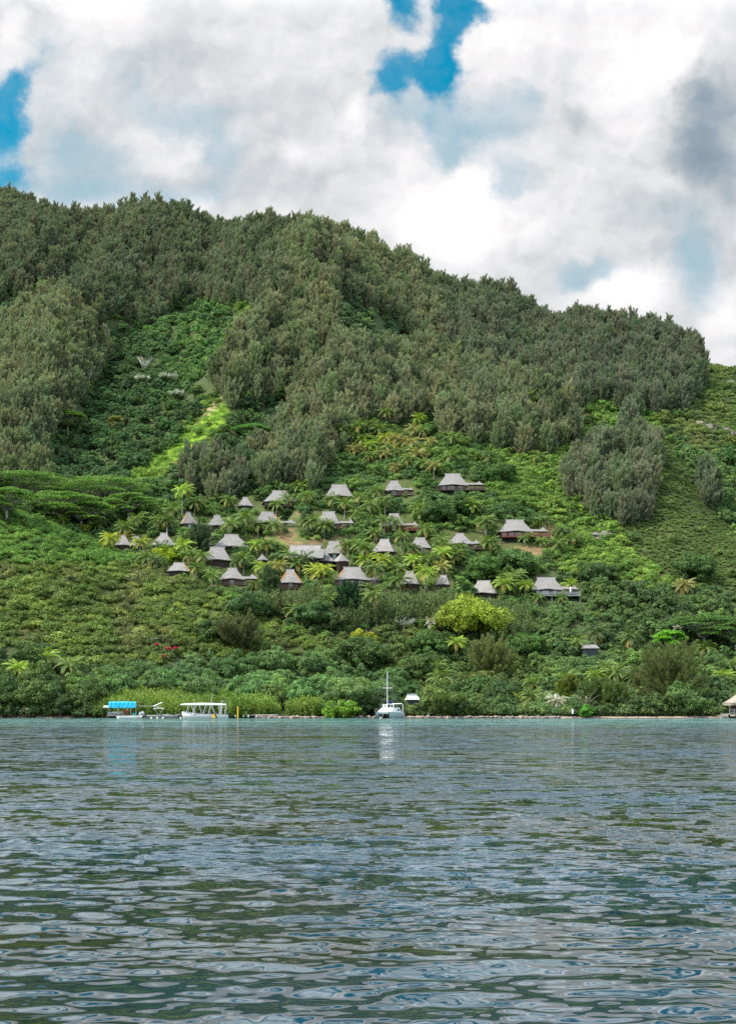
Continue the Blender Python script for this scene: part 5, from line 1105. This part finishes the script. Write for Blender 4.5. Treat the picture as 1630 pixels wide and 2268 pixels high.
# ---------------------------------------------------------------- everything nobody could count: one object per sort, instanced on points
def stuff(name, label, items):
    if not items: return
    P = np.array([[q[2], q[3], q[4]] for q in items], np.float32); me = bpy.data.meshes.new(name); me.vertices.add(len(P)); me.vertices.foreach_set('co', P.ravel())
    kinds = sorted({(q[0], q[1]) for q in items}); idx = {k: i for i, k in enumerate(kinds)}
    def at_(n, t, d, f): a = me.attributes.new(n, t, 'POINT'); a.data.foreach_set(f, np.asarray(d).ravel())
    at_('tint', 'FLOAT_VECTOR', np.array([q[7] for q in items], np.float32), 'vector')
    at_('idx', 'INT', np.array([idx[(q[0], q[1])] for q in items], np.int32), 'value')
    at_('scl', 'FLOAT_VECTOR', np.array([[q[5], q[5], q[5]*(1.28 if q[0] == 'iron' else 1.)] for q in items], np.float32), 'vector')
    at_('rot', 'FLOAT_VECTOR', np.array([[0, 0, q[6]] for q in items], np.float32), 'vector')
    o = link(name, me); tag(o, label, kind='stuff')
    ng = bpy.data.node_groups.new(name, 'GeometryNodeTree'); ng.interface.new_socket('Geometry', in_out='INPUT', socket_type='NodeSocketGeometry'); ng.interface.new_socket('Geometry', in_out='OUTPUT', socket_type='NodeSocketGeometry')
    N = ng.nodes; L = ng.links; gi = N.new('NodeGroupInput'); go = N.new('NodeGroupOutput'); ip = N.new('GeometryNodeInstanceOnPoints'); jn = N.new('GeometryNodeJoinGeometry')
    for k in reversed(kinds):
        oi = N.new('GeometryNodeObjectInfo'); src = bpy.data.objects.get('source_%s_%d' % k) or bpy.data.objects.new('source_%s_%d' % k, PR[k[0]][k[1]]); oi.inputs[0].default_value = src; oi.inputs['As Instance'].default_value = False
        gg = N.new('GeometryNodeGeometryToInstance'); L.new(oi.outputs['Geometry'], gg.inputs[0]); L.new(gg.outputs[0], jn.inputs[0])
    def na(n, t): a = N.new('GeometryNodeInputNamedAttribute'); a.data_type = t; a.inputs[0].default_value = n; return a.outputs[0]
    L.new(gi.outputs[0], ip.inputs['Points']); L.new(jn.outputs[0], ip.inputs['Instance']); ip.inputs['Pick Instance'].default_value = True
    L.new(na('idx', 'INT'), ip.inputs['Instance Index'])
    er = N.new('FunctionNodeEulerToRotation'); L.new(na('rot', 'FLOAT_VECTOR'), er.inputs[0]); L.new(er.outputs[0], ip.inputs['Rotation']); L.new(na('scl', 'FLOAT_VECTOR'), ip.inputs['Scale'])
    L.new(ip.outputs[0], go.inputs[0]); md = o.modifiers.new('scatter', 'NODES'); md.node_group = ng
    return o
vis = INST
by = lambda *k: [q for q in vis if q[0] in k]
stuff('ironwood_forest', 'far ironwoods that merge into one olive green wood', by('iron'))
stuff('broadleaf_forest', 'distant leafy wood merging into one green mass', by('broad', 'broadbig'))
stuff('scrub', 'low leafy scrub covering the slopes', by('scrub', 'scrubfine'))
stuff('mangrove_thicket', 'dense upright yellow green thicket along the shore and below the village', by('wispy'))
stuff('fern_undergrowth', 'fern like undergrowth between the shrubs', by('fern'))
stuff('grass', 'bright lime coloured grass on the steep strip', by('tuft'))
# ---------------------------------------------------------------- terrain
def terrain():
    us = np.arange(-420, 2081, 7.0); ds = np.concatenate([np.arange(283, 470, 1.5), np.arange(470, 700, 2.5), np.arange(700, 901, 5.)])
    X = (us[None, :]-CX)/F*ds[:, None]; Y = np.repeat(ds[:, None], len(us), 1); Z = H(X, Y)
    n, m = X.shape; V = np.stack([X, Y, Z], 2).reshape(-1, 3); i = np.arange(n*m).reshape(n, m)
    Q = np.stack([i[:-1, :-1], i[:-1, 1:], i[1:, 1:], i[1:, :-1]], 2).reshape(-1, 4)
    # far skirt so that the hill goes on beyond what is seen
    me = npmesh('hillside', V, Q, ground_mat()); me.polygons.foreach_set('use_smooth', [True]*len(Q))
    u, v = proj(X.ravel(), Y.ravel(), Z.ravel()); z = zone(u, v, 5.); zn = np.array(ZN)[z]
    c = np.zeros((len(V), 4), np.float32); c[:] = (.075, .095, .030, 1)
    for nm, col in (('lime', (.20, .34, .02)), ('lawn', (.16, .19, .05)), ('dirt', (.30, .19, .10)), ('beach', (.46, .36, .29)), ('rocky', (.12, .10, .08)), ('bright', (.10, .11, .035)), ('scrub', (.075, .10, .03)), ('mangrove', (.09, .11, .03)), ('spur', (.075, .115, .035)), ('wispy', (.06, .08, .03))):
        c[zn == nm, :3] = col
    c[np.char.startswith(zn, 'broad'), :3] = (.05, .09, .03); c[np.isin(zn, ['village', 'mixlow']), :3] = (.075, .11, .03)
    f = Y.ravel() < 288.5; c[f, :3] = (.40, .31, .25); yy = Y.ravel(); xx = X.ravel()
    tan = inpoly(u, v, poly((478,868),(520,862),(470,915),(400,962),(378,966),(440,905))); c[tan, :3] = (.42, .33, .20)
    lw = (zn == 'lawn') & (fbm(xx/4, yy/4, 3) > .5); c[lw, :3] = (.27, .17, .09)
    a = me.color_attributes.new('soil', 'FLOAT_COLOR', 'POINT'); a.data.foreach_set('color', c.ravel())
    o = link('hillside', me); tag(o, 'steep green hillside rising from the shore', kind='structure')
def ground_mat():
    m, nt = newmat('hillside_ground'); g = NG(nt); tc = g.n('ShaderNodeTexCoord').outputs['Object']
    s = g.attr('soil').outputs['Color']; n = g.noise(tc, .45, 8, .7); n2 = g.noise(tc, 2.5, 5, .7)
    c = g.mix(g.rng(n, .35, .68, 0, .75), s, (.10, .085, .040, 1)); k = g.rng(n2, .25, .75, .55, 1.45, False)
    c = g.vec('SCALE', c); 
    return fin_ground(m, g, c, k, n2, s, n)
def fin_ground(m, g, c, k, n2, s, n):
    sc = c.node; g.put(sc.inputs['Scale'], k)
    b = g.princ(c, .9, .15); bp = g.n('ShaderNodeBump'); bp.inputs['Strength'].default_value = .8; bp.inputs['Distance'].default_value = .4; g.put(bp.inputs['Height'], n2); g.L.new(bp.outputs[0], b.inputs['Normal']); g.out(b.outputs[0]); return m
terrain()
# rock bands on the far right slope
rr = random.Random(9)
for i, (u, v, w, lab) in enumerate([(1612, 850, 26, 'dark rock face on the upper right slope'), (1610, 958, 30, 'layered rock outcrop at the right edge halfway up'), (1560, 945, 14, 'small rock outcrop left of the layered one'), (1455, 872, 14, 'dark rocks under the right end of the ironwoods'), (1335, 1190, 18, 'scattered dark rocks on the open right slope')]):
    d = findd(u, v, .5); x = (u-CX)/F*d; m = MB(); R = w/F*d
    for k in range(16):
        px = rr.uniform(-1, 1)*R; py = rr.uniform(-.5, .3)*R*.5; gz = float(H(x+px, d+py)); m.blob((px, py, gz-float(H(x, d))+rr.uniform(0, 1.2)), (rr.uniform(.9, 2.1), rr.uniform(.7, 1.4), rr.uniform(.6, 1.5)), k+i*20, .6, 5, 7)
    o = m.build('rock_outcrop', M['stone'], None, (x, d, float(H(x, d)))); tag(o, lab, 'rock')

# ---------------------------------------------------------------- water
def water():
    r = np.random.default_rng(21)
    ys = [7.6]
    while ys[-1] < 330:
        y = ys[-1]; ys.append(y+min(.00012*y*y+.018, .9) if y < 150 else y+1.6)
    ys = np.array([-400, -100, -30, 0, 4, 6, 7]+ys+[360, 420, 600, 1200]); 
    uu = np.linspace(-1, 1, 620); w = .285*np.clip(np.abs(ys), 8, None)+1.5
    X = uu[None, :]*w[:, None]; 
    edge = np.array([-1500., -500, -200, -60]); L_ = np.minimum(edge[None, :], X[:, :1]-np.array([40, 30, 20, 8.])[None, :]); R_ = -L_[:, ::-1]
    X = np.concatenate([L_, X, R_], 1); Y = np.repeat(ys[:, None], X.shape[1], 1); Z = np.zeros_like(X)
    step = np.gradient(ys)[:, None]
    lam = np.exp(r.uniform(math.log(.09), math.log(1.25), 120)); 
    gust = .45+1.1*fbm(X/9+40, Y/26+11, 3)
    for l in lam:
        th = r.normal(0, .46); kx, ky = math.sin(th)*2*math.pi/l, math.cos(th)*2*math.pi/l; slope = .0240*(l/.3)**(.05 if l < .3 else -.5)
        fade = np.clip((l/step-3.0)/3.0, 0, 1)
        ph = kx*X+ky*Y+r.uniform(0, 6.28)+.9*(vnoise(X/(l*5)+r.uniform(0, 90), Y/(l*5))-.5)*6.28*.5; a = slope/(2*math.pi/l)
        Z += a*fade*np.sin(ph)*(gust if l < 1.5 else 1)
    Z *= np.clip((Y-7)/1.5, 0, 1)*np.clip((284-Y)/30, .15, 1)
    Z[:, :4] *= 0; Z[:, -4:] *= 0
    n, m = X.shape; V = np.stack([X, Y, Z], 2).reshape(-1, 3); i = np.arange(n*m).reshape(n, m); Q = np.stack([i[:-1, :-1], i[:-1, 1:], i[1:, 1:], i[1:, :-1]], 2).reshape(-1, 4)
    mt, nt = newmat('lagoon_water'); g = NG(nt); P = g.n('ShaderNodeNewGeometry').outputs['Position']; sp = g.n('ShaderNodeSeparateXYZ'); g.put(sp.inputs[0], P); yv = sp.outputs[1]
    far = g.rng(yv, 8, 26, .26, 1.25); gu = g.noise(g.vec('MULTIPLY', P, (.13, .20, 1)), 1.0, 6, .66); gw = g.noise(g.vec('MULTIPLY', P, (.012, .022, 1)), 1.0, 3, .6)
    s0 = g.noise(g.vec('MULTIPLY', P, (.8, 1.2, 1)), 1.0, 2, .5, 1); s1 = g.noise(g.vec('MULTIPLY', P, (2.5, 3.6, 1)), 1.0, 2.0, .6, 1); s2 = g.noise(g.vec('MULTIPLY', P, (4., 10., 1)), 1.0, 3, .6, 1)
    s0 = g.vec('SUBTRACT', s0, (.5, .5, 0)); s1 = g.vec('SUBTRACT', s1, (.5, .5, 0)); s2 = g.vec('SUBTRACT', s2, (.5, .5, 0))
    amp = g.math('MULTIPLY', g.math('MULTIPLY', g.math('MULTIPLY', far, g.rng(gu, .36, .62, g.rng(yv, 24, 50, .8, .35), 1.45)), g.rng(gw, .40, .62, .6, 1.25)), g.rng(yv, 272, 285, 1., .6))
    a1 = g.vec('SCALE', g.vec('ADD', g.vec('MULTIPLY', s0, (.55, 1.5, 0)), g.vec('MULTIPLY', s1, (.8, 1.9, 0)))); g.put(a1.node.inputs['Scale'], amp); a2 = g.vec('SCALE', g.vec('MULTIPLY', s2, (.12, .2, 0))); g.put(a2.node.inputs['Scale'], amp)
    cbn = g.n('ShaderNodeCombineXYZ'); g.put(cbn.inputs[1], g.math('MULTIPLY', g.math('ADD', amp, .35), -.115))
    nn = g.vec('ADD', g.vec('ADD', g.n('ShaderNodeNewGeometry').outputs['Normal'], a1), g.vec('ADD', a2, cbn.outputs[0])); nn = g.vec('NORMALIZE', nn)
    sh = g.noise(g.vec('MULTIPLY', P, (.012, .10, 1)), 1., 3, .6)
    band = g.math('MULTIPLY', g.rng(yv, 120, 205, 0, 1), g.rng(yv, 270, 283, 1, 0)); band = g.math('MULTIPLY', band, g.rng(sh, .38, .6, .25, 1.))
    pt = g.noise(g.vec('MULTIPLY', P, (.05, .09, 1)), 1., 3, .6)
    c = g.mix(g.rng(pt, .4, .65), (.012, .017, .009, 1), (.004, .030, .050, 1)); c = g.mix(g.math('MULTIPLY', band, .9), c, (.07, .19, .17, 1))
    b = g.princ(c, .04, .5, IOR=1.9); g.L.new(nn, b.inputs['Normal']); g.out(b.outputs[0])
    me = npmesh('water', V, Q, mt); me.polygons.foreach_set('use_smooth', [True]*len(Q)); o = link('water', me); tag(o, 'rippled blue green lagoon water', kind='structure'); print('water verts', len(V))
water()
bed = MB().add([(-1500, -400, -2.2), (1500, -400, -2.2), (1500, 1200, -2.2), (-1500, 1200, -2.2)], [(0, 1, 2, 3)]).build('seabed', M['pinkstone']); tag(bed, 'sandy lagoon floor', kind='structure')

# ---------------------------------------------------------------- sky with clouds
SUN_EL, SUN_AZ = math.radians(50), math.radians(-112)      # azimuth from +Y, negative: to the left of and behind the camera
def sky():
    w = bpy.data.worlds.new('World'); SC.world = w; w.use_nodes = True; nt = w.node_tree; nt.nodes.clear(); g = NG(nt)
    D = g.n('ShaderNodeTexCoord').outputs['Generated']; sp = g.n('ShaderNodeSeparateXYZ'); g.put(sp.inputs[0], D)
    dy = g.math('MAXIMUM', sp.outputs[1], .28)
    U = g.math('ADD', g.math('MULTIPLY', g.math('DIVIDE', sp.outputs[0], dy), 3.149), .815); V = g.math('SUBTRACT', 1.569, g.math('MULTIPLY', g.math('DIVIDE', sp.outputs[2], dy), 3.149))
    cb = g.n('ShaderNodeCombineXYZ'); g.put(cb.inputs[0], U); g.put(cb.inputs[1], V); P0 = cb.outputs[0]
    n1 = g.noise(P0, 3.2, 8, .60, 1); n2 = g.noise(P0, 14., 6, .62, 1)
    P = g.vec('ADD', P0, g.vec('MULTIPLY', g.vec('SUBTRACT', n1, (.5, .5, .5)), (.17, .17, 0))); P = g.vec('ADD', P, g.vec('MULTIPLY', g.vec('SUBTRACT', n2, (.5, .5, .5)), (.07, .07, 0)))
    def blobs(l):
        s = None
        for x, y, rx, ry, wt in l:
            q = g.vec('LENGTH', g.vec('MULTIPLY', g.vec('SUBTRACT', P, (x/1000, y/1000, 0)), (1000/rx, 1000/ry, 0)))
            q = g.rng(q, 1.5, .1, 0, wt); s = q if s is None else g.math('ADD', s, q)
        return s
    blue = blobs([(890,15,48,75,1.4),(1000,15,50,45,1.3),(1050,42,42,30,1.2),(990,95,50,70,1.4),(1000,175,64,48,1.25),(905,165,80,44,1.2),(845,205,50,36,1.05),(960,235,90,40,.45),(1050,300,60,35,.45),
                  (5,265,75,100,1.5),(15,400,90,45,1.05),(80,90,30,40,.4),(70,160,24,50,.55),(35,180,30,40,.6),
                  (300,-320,260,120,1.0),(1300,-380,300,120,1.0),(700,-900,400,150,.9),(800,-600,200,90,.9),(1900,-200,260,140,.8),(-300,-150,260,160,.8),(-900,-700,500,300,.8),(2600,-900,500,300,.8)])
    fn = g.noise(P0, 7.5, 9, .62); hole = g.rng(g.math('ADD', blue, g.math('MULTIPLY', g.math('SUBTRACT', fn, .5), 1.9)), .18, 1.30, 0, 1); hole = g.math('MULTIPLY', hole, g.rng(fn, .35, .75, 1., .86))
    h2 = g.math('MULTIPLY', g.rng(g.noise(P0, 1.7, 4, .55), .47, .60, 0, 1), g.rng(V, -.03, -.25, 0, 1)); hole = g.math('MAXIMUM', hole, h2)
    thin = blobs([(80,100,50,70,.5),(60,420,150,60,.6),(200,340,120,55,.8),(490,340,70,60,.8),(400,250,120,55,.7),(300,430,220,45,.8),(250,150,120,80,.4),(1310,618,100,40,.9),(1545,600,70,110,.75),(950,240,130,60,.9),(1040,310,90,60,.8),(1140,250,80,60,.6),(1140,370,50,45,.6),(1000,345,50,40,.6),(120,250,70,120,.4),(560,60,200,60,.15),(1480,480,120,60,.3)])
    thin = g.math('ADD', thin, g.rng(V, -.01, -.3, 0, .62)); thin = g.rng(g.math('ADD', thin, g.math('MULTIPLY', g.math('SUBTRACT', fn, .5), 1.2)), .05, 1.1, 0, .85)
    shade = blobs([(200,20,110,60,.22),(1000,460,170,100,.30),(940,520,110,60,.15),(410,445,60,40,.30),(1380,660,90,50,.28),(1600,690,60,60,.2),(1400,130,170,150,.25),(790,262,40,30,.2),(1130,60,120,60,.16),(15,70,40,60,.15),(180,230,70,90,.10),(1090,130,70,70,.12),(660,345,30,40,.08)])
    dark = blobs([(1590,250,95,110,.42),(1520,340,75,75,.34),(1600,390,90,60,.32),(1545,190,50,40,.20),(1290,250,40,40,.20),(1500,470,170,50,.16),(560,240,200,90,.10),(150,270,120,120,.10),(1290,160,70,70,.10),(380,150,160,70,.10),(480,410,150,60,.12),(1100,650,60,30,.12),(1540,560,110,80,.20),(680,410,100,60,.10),(250,400,120,50,.14)])
    m = g.noise(P0, 5.5, 9, .60); m2 = g.noise(P0, 20., 6, .6)
    na = g.noise(P, 4.5, 6, .52); nb = g.noise(g.vec('ADD', P, (-.016, -.024, 0)), 4.5, 6, .52); rel = g.math('MULTIPLY', g.math('SUBTRACT', na, nb), .75)  # sunward flanks of the clouds lightened: lighting put into the sky colour
    bl = g.math('MULTIPLY', g.math('SUBTRACT', .25, g.math('ABSOLUTE', g.math('SUBTRACT', g.math('MULTIPLY', g.noise(P, 6., 5, .55), 2.), 1.))), .16); rel = g.math('ADD', rel, bl)
    val = g.math('ADD', g.math('SUBTRACT', g.math('ADD', g.math('ADD', .69, rel), shade), dark), g.math('ADD', g.math('MULTIPLY', g.math('SUBTRACT', m, .5), .34), g.math('MULTIPLY', g.math('SUBTRACT', m2, .5), .10)))
    cloud = g.ramp(val, [(0., (.20, .26, .33)), (.25, (.28, .35, .42)), (.45, (.42, .47, .50)), (.62, (.60, .62, .64)), (.80, (.80, .79, .80)), (1., (.97, .96, .96))]); cloud = g.mix(thin, cloud, (.30, .47, .57, 1))
    sk = g.n('ShaderNodeTexSky', sky_type='NISHITA', sun_disc=False, sun_elevation=SUN_EL, sun_rotation=SUN_AZ, air_density=1.2, dust_density=.3, ozone_density=2.5)
    sb = g.vec('MULTIPLY', sk.outputs[0], (.02, 1.15, 1.22)); cl = g.vec('SCALE', cloud); g.put(cl.node.inputs['Scale'], 10.)
    # clouds overhead, mostly unseen, brightened to light the scene and the water
    up = g.rng(V, .05, -.22, 1., 2.9); cl = g.vec('SCALE', cl); g.put(cl.node.inputs['Scale'], up)
    c = g.mix(hole, cl, sb); bg = g.n('ShaderNodeBackground'); g.put(bg.inputs[0], c); bg.inputs[1].default_value = .085
    o = g.n('ShaderNodeOutputWorld'); g.L.new(bg.outputs[0], o.inputs[0])
    w.cycles.sampling_method = 'MANUAL'; w.cycles.sample_map_resolution = 512
sky()
sd = bpy.data.lights.new('sun', 'SUN'); sd.energy = 4.9; sd.angle = math.radians(.6); sd.color = (1., .95, .86)
so = bpy.data.objects.new('sun', sd); COL.objects.link(so)
dv = Vector((math.sin(SUN_AZ)*math.cos(SUN_EL), math.cos(SUN_AZ)*math.cos(SUN_EL), math.sin(SUN_EL))); so.rotation_euler = dv.to_track_quat('Z', 'Y').to_euler()

cd = bpy.data.cameras.new('camera'); cam = bpy.data.objects.new('camera', cd); COL.objects.link(cam); SC.camera = cam
cam.location = (0, 0, CH); cam.rotation_euler = (math.radians(90), 0, 0); cd.sensor_fit = 'HORIZONTAL'; cd.sensor_width = 36; cd.lens = 36*F/1630; cd.shift_y = (HY-1134)/1630; cd.clip_end = 5000; cd.clip_start = .3
vs = SC.view_settings; vs.view_transform = 'Standard'; vs.look = 'None'; vs.exposure = .42; vs.gamma = 1.
SC.cycles.max_bounces = 5; SC.cycles.diffuse_bounces = 2; SC.cycles.glossy_bounces = 3; SC.cycles.transmission_bounces = 2; SC.cycles.use_denoising = False
